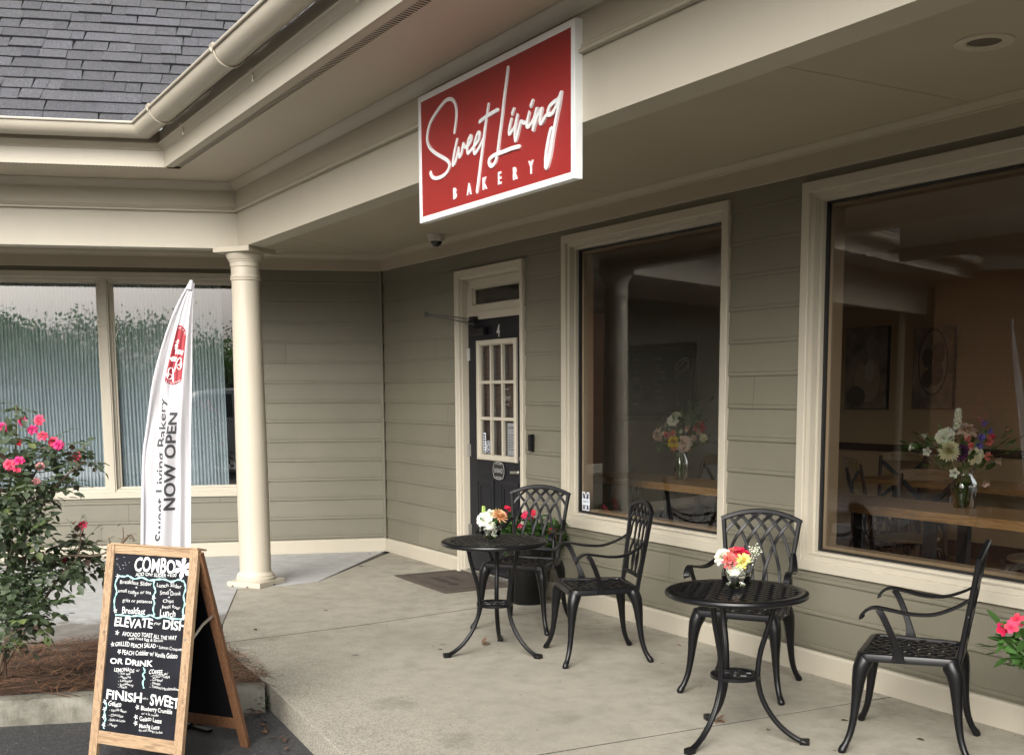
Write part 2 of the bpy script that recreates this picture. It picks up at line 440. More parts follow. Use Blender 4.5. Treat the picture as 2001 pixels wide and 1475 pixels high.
# ---- measured outlines
SIGN_STROKES=[(1.3, [(4.886, 2.739), (4.897, 2.768), (4.907, 2.801), (4.909, 2.839), (4.896, 2.871), (4.871, 2.892), (4.841, 2.902), (4.8, 2.904), (4.747, 2.89), (4.684, 2.865), (4.628, 2.836), (4.599, 2.805), (4.586, 2.773), (4.589, 2.746), (4.616, 2.714), (4.667, 2.683), (4.732, 2.654), (4.785, 2.632), (4.822, 2.611), (4.83, 2.591), (4.813, 2.571), (4.775, 2.557), (4.721, 2.553), (4.67, 2.558), (4.635, 2.572), (4.618, 2.594)]), (1.1, [(4.913, 2.7), (4.897, 2.671), (4.878, 2.635), (4.864, 2.595), (4.872, 2.589), (4.892, 2.6), (4.917, 2.635), (4.932, 2.661), (4.927, 2.643), (4.936, 2.616), (4.954, 2.622), (4.973, 2.657), (4.978, 2.669), (4.991, 2.652), (5.019, 2.649), (5.051, 2.662), (5.061, 2.683), (5.052, 2.691), (5.032, 2.677), (5.019, 2.649), (5.019, 2.627), (5.029, 2.616), (5.054, 2.624), (5.092, 2.639), (5.13, 2.654), (5.143, 2.68), (5.136, 2.692), (5.117, 2.682), (5.096, 2.654), (5.085, 2.625), (5.095, 2.604), (5.116, 2.61), (5.15, 2.629), (5.184, 2.657)]), (1.1, [(5.23, 2.797), (5.216, 2.755), (5.195, 2.698), (5.174, 2.625), (5.152, 2.557), (5.126, 2.467), (5.112, 2.427)]), (1.3, [(5.144, 2.737), (5.193, 2.745), (5.233, 2.749), (5.317, 2.755)]), (1.2, [(5.411, 2.915), (5.398, 2.863), (5.376, 2.792), (5.354, 2.705), (5.331, 2.632), (5.316, 2.577), (5.301, 2.545), (5.286, 2.527), (5.256, 2.52), (5.234, 2.536), (5.238, 2.552), (5.275, 2.562), (5.323, 2.564), (5.387, 2.564), (5.443, 2.565), (5.508, 2.562)]), (1.1, [(5.462, 2.729), (5.45, 2.71)]), (1.1, [(5.44, 2.69), (5.42, 2.649), (5.423, 2.63), (5.444, 2.638), (5.472, 2.656), (5.496, 2.701), (5.482, 2.664), (5.471, 2.623), (5.476, 2.592), (5.488, 2.603), (5.512, 2.645), (5.526, 2.664), (5.553, 2.653), (5.576, 2.655), (5.599, 2.69), (5.582, 2.657), (5.577, 2.634), (5.592, 2.63), (5.618, 2.641), (5.644, 2.664), (5.661, 2.696), (5.644, 2.655), (5.628, 2.608), (5.638, 2.621), (5.667, 2.657), (5.699, 2.682), (5.69, 2.649), (5.688, 2.627), (5.702, 2.623), (5.733, 2.644), (5.755, 2.649)]), (1.1, [(5.624, 2.73), (5.611, 2.71)]), (1.2, [(5.853, 2.714), (5.829, 2.693), (5.795, 2.688), (5.761, 2.676), (5.749, 2.658), (5.759, 2.645), (5.786, 2.647), (5.814, 2.665), (5.838, 2.688), (5.853, 2.714), (5.838, 2.669), (5.813, 2.612), (5.789, 2.548), (5.764, 2.473), (5.737, 2.433), (5.734, 2.472), (5.746, 2.518), (5.764, 2.562), (5.78, 2.587)])]
SIGN_LETTERS=[('B', 4.883, 2.456, 0.055), ('A', 5.03, 2.455, 0.055), ('K', 5.187, 2.458, 0.057), ('E', 5.327, 2.459, 0.056), ('R', 5.467, 2.458, 0.056), ('Y', 5.604, 2.462, 0.057)]
CHALK=[('COMBO', 0.274, 0.091, 0.813, 0.091, 0.0802, 3, 0), ('ADD ON! SLIDER +4.00', 0.301, 0.12, 0.836, 0.111, 0.0202, 2, 0), ('Breakfast Slider', 0.1, 0.169, 0.526, 0.17, 0.0238, 1, 0), ('+', 0.311, 0.194, 0.341, 0.193, 0.0152, 1, 0), ('small coffee or tea', 0.085, 0.221, 0.526, 0.218, 0.0204, 1, 0), ('+', 0.304, 0.238, 0.334, 0.237, 0.0152, 1, 0), ('grits or potatoes', 0.157, 0.271, 0.552, 0.266, 0.0203, 1, 0), ('Breakfast', 0.163, 0.336, 0.471, 0.332, 0.0381, 2, 0), ('Lunch Slider', 0.596, 0.171, 0.915, 0.167, 0.0232, 1, 0), ('+', 0.756, 0.19, 0.787, 0.189, 0.0148, 1, 0), ('Small Drink', 0.644, 0.213, 0.914, 0.21, 0.0232, 1, 0), ('+', 0.751, 0.231, 0.78, 0.23, 0.0148, 1, 0), ('Chips', 0.692, 0.255, 0.831, 0.252, 0.0198, 1, 0), ('petit four', 0.688, 0.285, 0.92, 0.284, 0.0198, 1, 0), ('Lunch', 0.668, 0.331, 0.866, 0.33, 0.038, 2, 0), ('ELEVATE', 0.076, 0.412, 0.581, 0.404, 0.0527, 3, 0), ('your', 0.596, 0.381, 0.69, 0.38, 0.0166, 1, 0), ('DISH', 0.718, 0.4, 1.014, 0.4, 0.0536, 3, 0), ('AVOCADO TOAST ALL THE WAY', 0.193, 0.459, 0.908, 0.456, 0.0237, 2, 0), ('add Fried Egg & Bacon', 0.286, 0.478, 0.734, 0.474, 0.0168, 1, 0), ('GRILLED PEACH SALAD', 0.11, 0.523, 0.648, 0.513, 0.0255, 2, 0), ('* Salmon Croquette', 0.659, 0.512, 1.011, 0.512, 0.0182, 1, 0), ('PEACH Cobbler w/ Vanilla Gelato', 0.216, 0.563, 0.938, 0.554, 0.027, 2, 0), ('OR DRINK', 0.062, 0.621, 0.63, 0.615, 0.0323, 3, 0), ('LEMONADE', 0.13, 0.664, 0.395, 0.656, 0.022, 2, 0), ('w/', 0.418, 0.651, 0.462, 0.651, 0.015, 1, 0), ('COFFEE', 0.589, 0.656, 0.763, 0.651, 0.0248, 2, 0), ('w/', 0.786, 0.651, 0.837, 0.65, 0.0148, 1, 0), ('- Ice tea', 0.189, 0.678, 0.346, 0.674, 0.0144, 1, 0), ('- Matcha', 0.194, 0.7, 0.356, 0.694, 0.0144, 1, 0), ('- Lavender', 0.193, 0.719, 0.382, 0.712, 0.0144, 1, 0), ('- Strawberry', 0.195, 0.738, 0.399, 0.732, 0.0143, 1, 0), ('- Peach', 0.197, 0.753, 0.313, 0.75, 0.0143, 1, 0), ('- COLD FOAM', 0.618, 0.673, 0.859, 0.666, 0.0165, 1, 0), ('- Caramel', 0.618, 0.692, 0.771, 0.689, 0.0165, 1, 0), ('- Vanilla', 0.618, 0.711, 0.748, 0.71, 0.0149, 1, 0), ('- Toasted Marshmallow', 0.615, 0.732, 0.992, 0.731, 0.0165, 1, 0), ('FINISH', 0.053, 0.819, 0.524, 0.819, 0.0527, 3, 1), ('with a', 0.533, 0.798, 0.605, 0.798, 0.0133, 1, 1), ('SWEET', 0.634, 0.821, 1.007, 0.822, 0.0578, 3, 1), ('Gelato', 0.088, 0.858, 0.262, 0.857, 0.0305, 2, 0), ('- Vanilla Bean', 0.109, 0.886, 0.337, 0.881, 0.0152, 1, 0), ('- Chocolate', 0.111, 0.914, 0.302, 0.91, 0.0152, 1, 0), ('- Dulce de Leche', 0.106, 0.941, 0.332, 0.936, 0.0144, 1, 0), ('- Mango', 0.106, 0.968, 0.232, 0.967, 0.0144, 1, 0), ('Blueberry Crumble', 0.526, 0.858, 0.93, 0.858, 0.0249, 2, 0), ('w/ a la mode', 0.537, 0.881, 0.759, 0.882, 0.0141, 1, 0), ('Gelato Latte', 0.518, 0.914, 0.806, 0.914, 0.0249, 2, 0), ('Matcha Latte', 0.523, 0.955, 0.783, 0.95, 0.0232, 2, 0), ('try with Mango Sorbet', 0.522, 0.972, 0.83, 0.97, 0.0141, 1, 0)]
VINES=[[(0.056, 0.125), (0.143, 0.129), (0.204, 0.122), (0.288, 0.137), (0.387, 0.126), (0.49, 0.139), (0.587, 0.131), (0.684, 0.127), (0.784, 0.137), (0.867, 0.123), (0.945, 0.131)], [(0.066, 0.134), (0.04, 0.177), (0.07, 0.219), (0.048, 0.263), (0.057, 0.305), (0.074, 0.335)], [(0.558, 0.134), (0.554, 0.164), (0.585, 0.196), (0.559, 0.231), (0.585, 0.263), (0.573, 0.297), (0.599, 0.33)], [(0.946, 0.133), (0.972, 0.169), (0.952, 0.211), (0.976, 0.251), (0.96, 0.292), (0.976, 0.325)], [(0.077, 0.348), (0.169, 0.346), (0.272, 0.349), (0.372, 0.342), (0.473, 0.342), (0.55, 0.331), (0.632, 0.345), (0.728, 0.333), (0.826, 0.34), (0.978, 0.337)], [(0.513, 0.626), (0.537, 0.646), (0.511, 0.664), (0.539, 0.684), (0.52, 0.706), (0.541, 0.738)], [(0.045, 0.834), (0.068, 0.863), (0.049, 0.899), (0.071, 0.932), (0.053, 0.967), (0.062, 0.988)]]
STARS=[(0.125, 0.447), (0.077, 0.515), (0.176, 0.551), (0.479, 0.845), (0.471, 0.9), (0.474, 0.933), (0.065, 0.13), (0.074, 0.326), (0.569, 0.234), (0.976, 0.325), (0.042, 0.839), (0.045, 0.88), (0.048, 0.923), (0.053, 0.967)]
CFLOWER=(0.915, 0.057)
BLOOMS=[((3.672, -3.579, 1.362), 1), ((3.77, -3.514, 1.368), 0), ((3.705, -3.536, 1.321), 1), ((3.843, -3.509, 1.294), 0), ((3.822, -3.456, 1.259), 0), ((3.856, -3.44, 1.247), 1), ((3.78, -3.35, 1.177), 0), ((3.937, -3.677, 1.16), 0), ((3.958, -3.647, 1.145), 0), ((3.938, -3.633, 1.176), 1), ((3.906, -3.537, 1.146), 2), ((3.79, -3.683, 1.333), 1), ((3.904, -3.559, 1.071), 2), ((3.726, -3.329, 0.825), 0), ((3.799, -3.44, 0.663), 3), ((3.975, -3.599, 0.406), 3), ((3.84, -3.619, 1.258), 3)]
RCLUST=[((3.823, -3.686, 1.097), 0.151, 0.151, 75), ((3.839, -3.575, 1.042), 0.127, 0.127, 55), ((3.902, -3.693, 0.928), 0.112, 0.112, 60), ((4.019, -3.607, 0.883), 0.074, 0.079, 30), ((3.726, -3.622, 1.216), 0.115, 0.077, 30), ((3.759, -3.473, 1.213), 0.09, 0.077, 18), ((3.725, -3.463, 1.082), 0.083, 0.062, 16), ((3.712, -3.372, 1.143), 0.058, 0.063, 12), ((3.693, -3.307, 1.139), 0.053, 0.074, 12), ((3.715, -3.503, 0.979), 0.065, 0.036, 8), ((3.652, -3.603, 1.406), 0.039, 0.064, 7), ((3.717, -3.391, 1.026), 0.042, 0.037, 6), ((3.78, -3.369, 0.687), 0.105, 0.068, 26), ((3.739, -3.252, 0.646), 0.048, 0.048, 9), ((3.795, -3.446, 0.669), 0.078, 0.057, 22), ((3.773, -3.494, 0.617), 0.104, 0.042, 20), ((3.714, -3.369, 0.733), 0.042, 0.069, 12), ((3.873, -3.627, 0.59), 0.139, 0.071, 48), ((3.902, -3.692, 0.524), 0.1, 0.09, 50), ((3.955, -3.622, 0.449), 0.095, 0.06, 30), ((4.015, -3.576, 0.39), 0.04, 0.045, 6), ((3.976, -3.697, 0.397), 0.1, 0.075, 34), ((3.972, -3.588, 0.473), 0.1, 0.055, 26), ((4.013, -3.75, 0.321), 0.074, 0.054, 20), ((3.856, -3.708, 0.773), 0.075, 0.05, 14), ((3.814, -3.587, 0.76), 0.064, 0.026, 8), ((3.848, -3.641, 0.703), 0.127, 0.051, 24), ((3.827, -3.405, 0.617), 0.047, 0.036, 8)]
CAMR=(0.5198, 0.8543, -0.0034)
CANES=[[(3.82, -3.62, 0.165), (3.783, -3.596, 0.523), (3.848, -3.454, 0.676), (3.94, -3.299, 0.688), (3.996, -3.193, 0.746), (3.993, -3.179, 0.828)], [(3.794, -3.664, 0.165), (3.703, -3.667, 0.779), (3.728, -3.56, 1.06), (3.769, -3.449, 1.239)], [(3.78, -3.686, 0.165), (3.677, -3.68, 0.907), (3.672, -3.616, 1.214), (3.65, -3.596, 1.444)], [(3.807, -3.642, 0.165), (3.762, -3.552, 0.855), (3.808, -3.428, 1.059), (3.858, -3.322, 1.161)], [(3.82, -3.62, 0.165), (3.837, -3.508, 0.522), (3.888, -3.388, 0.676), (3.883, -3.36, 0.829)], [(3.794, -3.664, 0.165), (3.703, -3.728, 0.523), (3.778, -3.623, 0.446), (3.835, -3.553, 0.344)], [(3.996, -3.193, 0.746), (3.981, -3.227, 0.713), (3.961, -3.244, 0.777)], [(3.996, -3.193, 0.746), (4.017, -3.149, 0.79), (4.03, -3.136, 0.756)]]
FLAG=[((4.473, -2.921, 2.007), (4.484, -2.902, 2.007)), ((4.458, -2.964, 1.93), (4.489, -2.913, 1.93)), ((4.449, -2.998, 1.853), (4.495, -2.921, 1.853)), ((4.442, -3.026, 1.777), (4.502, -2.928, 1.776)), ((4.438, -3.051, 1.7), (4.509, -2.934, 1.699)), ((4.436, -3.074, 1.623), (4.517, -2.94, 1.622)), ((4.435, -3.093, 1.546), (4.524, -2.946, 1.545)), ((4.438, -3.107, 1.469), (4.532, -2.952, 1.468)), ((4.44, -3.121, 1.392), (4.539, -2.958, 1.391)), ((4.443, -3.135, 1.315), (4.547, -2.964, 1.314)), ((4.444, -3.151, 1.238), (4.555, -2.969, 1.237)), ((4.451, -3.159, 1.161), (4.563, -2.974, 1.16)), ((4.458, -3.165, 1.084), (4.571, -2.98, 1.083)), ((4.465, -3.172, 1.007), (4.579, -2.985, 1.006)), ((4.472, -3.179, 0.93), (4.586, -2.991, 0.929)), ((4.479, -3.185, 0.853), (4.594, -2.996, 0.852)), ((4.486, -3.191, 0.776), (4.602, -3.001, 0.775)), ((4.494, -3.197, 0.699), (4.61, -3.007, 0.698)), ((4.502, -3.203, 0.622), (4.618, -3.012, 0.621)), ((4.509, -3.209, 0.545), (4.625, -3.018, 0.544)), ((4.517, -3.215, 0.468), (4.633, -3.023, 0.467)), ((4.524, -3.221, 0.391), (4.641, -3.029, 0.39)), ((4.532, -3.226, 0.313), (4.649, -3.034, 0.313)), ((4.541, -3.229, 0.236), (4.657, -3.04, 0.236))]
# ---------------------------------------------------------------- ground (structure)
mb = MB(); mb.poly([(-150, -150, -.132), (150, -150, -.132), (150, 150, -.132), (-150, 150, -.132)])
tag(mb.build('parking_lot', m_asph), kind='structure')
J0, J1, J2 = (1.33, -1.84), (2.62, -2.32), (3.14, -2.475)
def J(e): return [(x, y + e) for x, y in (J2, J1, (1.95, -2.07), J0)]
slabs = [
    ('porch_floor', m_slab, [(-.02, .1), (2.93, .1), (3.00, -.55), (3.14, -1.59), (3.185, -2.487)] + J(.006) + [(1.395, -1.53), (1.335, -1.175)]),
    ('porch_floor', m_slab, [(2.936, .1), (6.17, .1), (5.97, -2.69), (5.60, -2.658), (4.23, -2.55), (3.193, -2.488), (3.147, -1.59), (3.007, -.55)]),
    ('porch_floor', m_slab, [(6.178, .1), (13, .1), (13, -3.3), (9.0, -2.96), (5.978, -2.692)]),
]
for nm, m_, poly in slabs:
    mb = MB(); mb.prism(poly, -.35, 0.0)
    tag(mb.build(nm, m_, bevel=.004, seg=2), kind='structure')
A8 = PA(9, 0, 0); A8d = PA(9, 3.78, 0); c3 = (3.06, -2.60)
mb = MB(); mb.prism([(-.06, .02), (1.325, -1.18), (1.385, -1.535)] + list(reversed(J(0))) + [(3.15, -2.50), tuple(PA(1.35, 3.80, 0))[:2], tuple(A8d)[:2], tuple(A8)[:2]], -.35, -.001)  # paler, bluer tone; edge from column to corner is no joint
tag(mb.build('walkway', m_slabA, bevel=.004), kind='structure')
m_joint = paint('dark joint filler', (.06, .054, .043), .9, .3, 30)
for pts in ([(2.933, .0), (3.0035, -.55), (3.1435, -1.59), (3.19, -2.484)], [(6.174, .0), (6.05, -1.66), (5.974, -2.688)], [(2.62, -2.317), (1.95, -2.067), (1.36, -1.847)]):
    mb = MB(); q = []
    for a, b in zip(pts, pts[1:]):
        for i in range(12): q.append(Vector((a[0] + (b[0] - a[0]) * i / 12 + random.uniform(-.0015, .0015), a[1] + (b[1] - a[1]) * i / 12, -.0035)))
    q.append(Vector((*pts[-1], -.0035))); mb.ribbon(q, [random.uniform(.008, .0125) for _ in q], .009, (0, 0, 1)); tag(mb.build('expansion_joint', m_joint), kind='structure')
# planting bed
mb = MB(); mb.prism([(3.10, -2.47), (3.19, -2.48), (4.23, -2.545), tuple(PA(1.05, 4.92, 0))[:2], tuple(PA(9, 4.92, 0))[:2], tuple(PA(9, 3.76, 0))[:2]], -.3, -.012)
tag(mb.build('planting_bed', m_soil), kind='structure')
mb = MB()
prof = [(4.85, -.05), (4.85, -.004), (4.865, .002), (4.91, .002), (4.935, -.008), (4.95, -.03), (4.965, -.14), (4.965, -.2), (4.85, -.2)]
mb.rings([[PA(s, D + random.uniform(-.003, .003), z + random.uniform(-.003, .003)) for D, z in prof] for s in [.945 + i * .12 for i in range(67)]])
tag(mb.build('kerb', m_curb, smooth=True), kind='structure')

# ---------------------------------------------------------------- the shop building
B = empty('shop_building', (0, 0, 0), 0, 'long sage clapboard shop front with cream porch, dark shingled roof and big windows', 'building')
SA, XB = 9.0, 13.0
def sweep(prof, sa=SA, xb=XB, closed=False, mb=None, only=None):
    mb = mb or MB()
    st = []
    for D, z in prof:
        cx, cy_ = cornerpt(D)
        st.append((Vector((AOX * sa + D * NAX, AOY * sa + D * NAY, z)), Vector((cx, cy_, z)), Vector((xb, -D, z))))
    k = len(prof)
    r = [[s[i] for s in st] for i in range(3)]
    if only == 'A': r = r[:2]
    if only == 'B': r = r[1:]
    mb.rings(r, cap=closed, close=closed)
    return mb
def part(mb, name, mat, smooth=False, parent=None, **kw):
    return mb.build(name, mat, parent or B, smooth, **kw)

# siding ----------------------------------------------------------
STEP, Z0 = .1805, .318
def siding(w, t0, t1, z0, z1, mb):
    k = math.floor((z0 - Z0) / STEP)
    z = Z0 + k * STEP
    while z < z1:
        pr = [(.001, z - .0005), (.0105, z), (.0112, z + .008), (.0100, z + .018), (.0070, z + .0205), (.0070, z + .0225), (.0096, z + .025), (.009, z + .05), (.001, z + STEP)]
        q = []
        for (Da, za), (Db, zb) in zip(pr, pr[1:]):
            if zb <= z0 or za >= z1: continue
            if za < z0: Da += (Db - Da) * (z0 - za) / (zb - za); za = z0
            if zb > z1: Db = Da + (Db - Da) * (z1 - za) / (zb - za); zb = z1
            if not q: q.append((Da, za))
            q.append((Db, zb))
        if len(q) > 1:
            rb_ = random.Random(int(z * 1000) + (7 if w == 'A' else 3)); cuts = []
            tt = rb_.uniform(-2, 1.5)
            while tt < t1:
                if t0 + .15 < tt < t1 - .15: cuts.append(tt)
                tt += rb_.choice((2.4, 3.0, 3.6))
            es = [t0] + cuts + [t1]
            for a_, b_ in zip(es, es[1:]):
                g_ = rb_.uniform(.955, 1.045); mb.col = (g_, g_, g_ * rb_.uniform(.99, 1.01)); dz = rb_.uniform(-.0012, .0012)
                e0 = .0011 if a_ != t0 else 0; e1 = .0011 if b_ != t1 else 0
                n0 = mb.add([WP(w, a_ + e0, D, zz) for D, zz in q]); n1 = mb.add([WP(w, b_ - e1, D, zz + (dz if 0 < k_ < len(q) - 1 else 0)) for k_, (D, zz) in enumerate(q)])
                for i in range(len(q) - 1): mb.face(n0 + i, n0 + i + 1, n1 + i + 1, n1 + i)
        z += STEP
ZT = 2.62
DX0, DX1, DZ1 = 1.514, 2.612, 2.467
W1 = (3.138, 4.897, .553, 2.562); W2 = (5.475, 7.26, .553, 2.562); WA = (1.13, 3.78, .553, 2.562)
mb = MB()
for t0, t1, z0, z1 in ((0.012, DX0 + .05, .10, ZT), (DX0 + .05, DX1 - .05, DZ1 - .05, ZT), (DX1 - .05, W1[0] + .04, .10, ZT),
                       (W1[0] + .04, W1[1] - .04, .10, W1[2] + .04), (W1[0] + .04, W1[1] - .04, W1[3] - .04, ZT), (W1[1] - .04, W2[0] + .04, .10, ZT),
                       (W2[0] + .04, W2[1] - .04, .10, W2[2] + .04), (W2[0] + .04, W2[1] - .04, W2[3] - .04, ZT), (W2[1] - .04, XB, .10, ZT)):
    siding('B', t0, t1, z0, z1, mb)
part(mb, 'siding', m_sid)
mb = MB()
for t0, t1, z0, z1 in ((0.012, WA[0] + .04, .10, ZT), (WA[0] + .04, WA[1] - .04, .10, WA[2] + .04), (WA[0] + .04, WA[1] - .04, WA[3] - .04, ZT), (WA[1] - .04, SA, .10, ZT)):
    siding('A', t0, t1, z0, z1, mb)
part(mb, 'siding', m_sid)
mb = MB()
for t0, t1, z0, z1 in ((-.02, DX0 + .05, 0, ZT), (DX0 + .05, DX1 - .05, DZ1 - .05, ZT), (DX1 - .05, W1[0] + .06, 0, ZT), (W1[0] + .06, W1[1] - .06, 0, W1[2] + .06), (W1[0] + .06, W1[1] - .06, W1[3] - .06, ZT), (W1[1] - .06, W2[0] + .06, 0, ZT), (W2[0] + .06, W2[1] - .06, 0, W2[2] + .06), (W2[0] + .06, W2[1] - .06, W2[3] - .06, ZT), (W2[1] - .06, XB, 0, ZT)):
    mb.poly([PB(t0, -.004, z0), PB(t1, -.004, z0), PB(t1, -.004, z1), PB(t0, -.004, z1)])
part(mb, 'sheathing', m_dark)
mb = MB()
for t0, t1, z0, z1 in ((-.02, WA[0] + .06, 0, ZT), (WA[0] + .06, WA[1] - .06, 0, WA[2] + .06), (WA[0] + .06, WA[1] - .06, WA[3] - .06, ZT), (WA[1] - .06, SA, 0, ZT)):
    mb.poly([PA(t0, -.004, z0), PA(t1, -.004, z0), PA(t1, -.004, z1), PA(t0, -.004, z1)])
part(mb, 'sheathing', m_dark)
mb = MB(); mb.tube([(.018, -.026, .13), (.018, -.026, 2.6)], .016, 8); part(mb, 'corner_bead', m_sid0, True)
# base board
mb = MB()
for w, segs in (('B', ((0, DX0 + .005), (DX1 - .005, XB))), ('A', ((0, SA),))):
    for a, b in segs:
        p = [(.0, .0), (.022, .0), (.024, .112), (.016, .122), (0, .124)]
        mb.rings([[WP(w, a, D, z) for D, z in p], [WP(w, b, D, z) for D, z in p]])
part(mb, 'base_board', m_trim)
# frieze board + crown under the porch ceiling
CZ_ = 2.748
part(sweep([(0, 2.603), (.024, 2.603), (.026, 2.606), (.026, 2.700), (.034, 2.703), (.036, 2.712), (.046, 2.722), (.056, 2.738), (.062, 2.740), (.062, CZ_), (0, CZ_)]), 'frieze_board', m_ceil)
# porch ceiling in panels with seams
mb = MB()
BO, BI = 1.70, 1.555                   # beam outer and inner offsets
def bpt(D): x, y = cornerpt(D); return (x, y)
def ceil_panel(pts): mb.prism(pts, CZ_ - .004, CZ_ + .02)
xs = [3.846, 6.52, 9.2, XB]; prev = None
for i, x in enumerate(xs):
    l0 = bpt(0) if i == 0 else (xs[i - 1] + .004, 0); l1 = bpt(BI) if i == 0 else (xs[i - 1] + .004, -BI)
    if i == 0: l0 = (l0[0] + .003, l0[1]); l1 = (l1[0] + .003, l1[1])
    ceil_panel([l1, (x - .002, -BI), (x - .002, 0), l0])
a1 = bpt(BI); ceil_panel([tuple(PA(SA, BI, 0))[:2], (a1[0] - .003, a1[1]), (-.003, 0), tuple(PA(SA, 0, 0))[:2]])
part(mb, 'porch_ceiling', m_ceil, bevel=.003)
# beam
ZB = 2.582
part(sweep([(BO, ZB), (BO, 2.838), (BO - .006, 2.842), (BO - .006, 2.848), (BO + .022, 2.850), (BO + .022, 2.862), (BO + .010, 2.872), (BO + .006, 2.885), (BO, 2.890), (BO, 3.005), (BO + .012, 3.006), (BO + .018, 3.016), (BO + .04, 3.040), (BO + .055, 3.060), (BO + .055, 3.075), (BI - .06, 3.075), (BI - .06, 2.73), (BI - .05, 2.728), (BI, 2.70), (BI, ZB)], closed=True), 'porch_beam', m_trim)
# soffit, vent strip, fascia
FO = 2.325
mb = sweep([(BO + .03, 3.066), (FO - .125, 3.066)]); part(mb, 'soffit', m_trim2)
mb = sweep([(FO - .078, 3.066), (FO - .001, 3.066)]); part(mb, 'soffit', m_trim2)
mb = sweep([(FO - .126, 3.0661), (FO - .126, 3.082), (FO - .077, 3.082), (FO - .077, 3.0661)]); part(mb, 'vent_recess', m_vent)
for w, a, b in (('B', .7 * (FO - .09) + .06, XB - .5), ('A', None, SA - 1)):
    mb = MB()
    if w == 'A': a = .7 * (FO - .09) * 1.0 ; a = ((bpt(FO - .09)[0]) * AOX + bpt(FO - .09)[1] * AOY) + .06
    t = a
    while t < b:
        for k in range(1):
            d0 = FO - .1255
            p = [WP(w, t + .0, d0, 3.0655), WP(w, t + .013, d0, 3.0655), WP(w, t + .013 + .008, d0 + .048, 3.0655), WP(w, t + .008, d0 + .048, 3.0655)]
            mb.poly(p)
        t += .026
    part(mb, 'vent_louvre', m_trim2)
part(sweep([(FO - .02, 3.050), (FO, 3.050), (FO, 3.158), (FO + .006, 3.162), (FO + .010, 3.172), (FO + .035, 3.196), (FO + .045, 3.200), (FO + .045, 3.212), (FO + .030, 3.216), (FO + .030, 3.285), (FO - .02, 3.30)], closed=True), 'fascia', m_trim)
# half round gutter, mitred at the corner
GC, GZ, GR = FO + .152, 3.288, .080
prof = []
for i in range(17):
    a = math.pi + math.pi * i / 16
    prof.append((GC - GR * math.cos(a) * -1, GZ + GR * math.sin(a)))
prof2 = [(GC - GR * math.cos(math.pi * i / 16), GZ - GR * math.sin(math.pi * i / 16)) for i in range(17)]
lip = [(GC + GR + .007 + .009 * math.cos(math.pi - 2 * math.pi * i / 8), GZ + .004 + .009 * math.sin(math.pi - 2 * math.pi * i / 8)) for i in range(8)]
inner = [(GC - (GR - .004) * math.cos(math.pi * i / 16), GZ - (GR - .004) * math.sin(math.pi * i / 16)) for i in reversed(range(17))]
gut = part(sweep(prof2 + lip + inner, closed=True), 'gutter', m_gut, True)
def bracket(w, t):
    mb = MB()
    pts = [WP(w, t, GC - (GR + .006) * math.cos(math.pi * i / 14), GZ - (GR + .006) * math.sin(math.pi * i / 14)) for i in range(15)]
    tang = (WP(w, 1, 0, 0) - WP(w, 0, 0, 0)).normalized()
    nr = [WP(w, 0, -math.cos(math.pi * i / 14), -math.sin(math.pi * i / 14)) for i in range(15)]
    mb.ribbon(pts, .022, .008, [Vector(v) - WP(w, 0, 0, 0) for v in nr])
    top = WP(w, t, GC + GR + .012, GZ + .016)
    for e in (-.03, .03): mb.tube([top + tang * e, WP(w, t, GC + GR + .012, GZ - .02)], .006, 6)
    mb.tube([top - tang * .03, top + tang * .03], .008, 6)
    mb.tube([WP(w, t, FO + .05, GZ - .075), WP(w, t, FO + .03, GZ - .085), WP(w, t, FO + .03, GZ - .14)], .006, 6)
    return mb.build('gutter_bracket', m_gut, gut, True)
for t in (2.27, 3.74, 5.2): bracket('B', t)
for s in (2.72, 4.2): bracket('A', s)
# roof: real courses of shingles
def roof(w, s0, s1, ncourse):
    mb = MB(); rnd = random.Random(11 if w == 'A' else 12)
    ph = R(43.5); e = .137; c, s = math.cos(ph), math.sin(ph)
    D0, zr = FO + .085, 3.300
    for k in range(ncourse):
        d = k * e; t = s0 - rnd.random() * .3
        while t < s1:
            wd = rnd.choice((.10, .14, .18, .22, .26, .32)) * rnd.uniform(.9, 1.1)
            g = rnd.uniform(.78, 1.12); mb.col = (g, g, g * rnd.uniform(.99, 1.04))
            lift = rnd.choice((.006, .008, .013)); jog = rnd.uniform(-.004, .004)
            def P(tt, dd, h): return WP(w, tt, D0 - dd * c - h * s * -1 * 0 + h * s, zr + dd * s + h * c)
            sk = rnd.choice((0, 0, 0, .012, -.012))
            a = [P(t, d - .006 + jog, .010 + lift), P(t + wd - .0035, d - .006 + jog, .010 + lift), P(t + wd - .0035 + sk, d + e + .01, .003 + lift * .3), P(t + sk, d + e + .01, .003 + lift * .3)]
            lo = [P(t, d - .006 + jog, 0), P(t + wd - .003, d - .006 + jog, 0)]
            mb.poly(a); mb.col = (.3, .3, .3); mb.poly([lo[0], lo[1], a[1], a[0]])  # butt edges tinted dark to draw the shadow line under each course
            t += wd
        mb.col = (.30, .30, .32)
    mb.col = (.12, .12, .13)
    for (da, db) in ((0, ncourse * e),):
        mb.poly([WP(w, s0, D0 - da * c, zr + da * s - .003), WP(w, s1, D0 - da * c, zr + da * s - .003), WP(w, s1, D0 - db * c, zr + db * s - .003), WP(w, s0, D0 - db * c, zr + db * s - .003)])
    return part(mb, 'roof', m_shing, recalc=False)
roof('A', -2.5, 8.0, 24)
roof('B', 1.2, 12.5, 24)
mb = MB(); mb.prism([(-6, -1.4), (13, -1.4), (13, 4.6), (-6, 4.6)], 3.09, 3.14); part(mb, 'attic_floor', m_dark)
mb = MB(); mb.prism([tuple(PA(SA, 1.4, 0))[:2], bpt(1.4), (-4, 2), (-9, -6)], 3.145, 3.19); part(mb, 'attic_floor', m_dark)

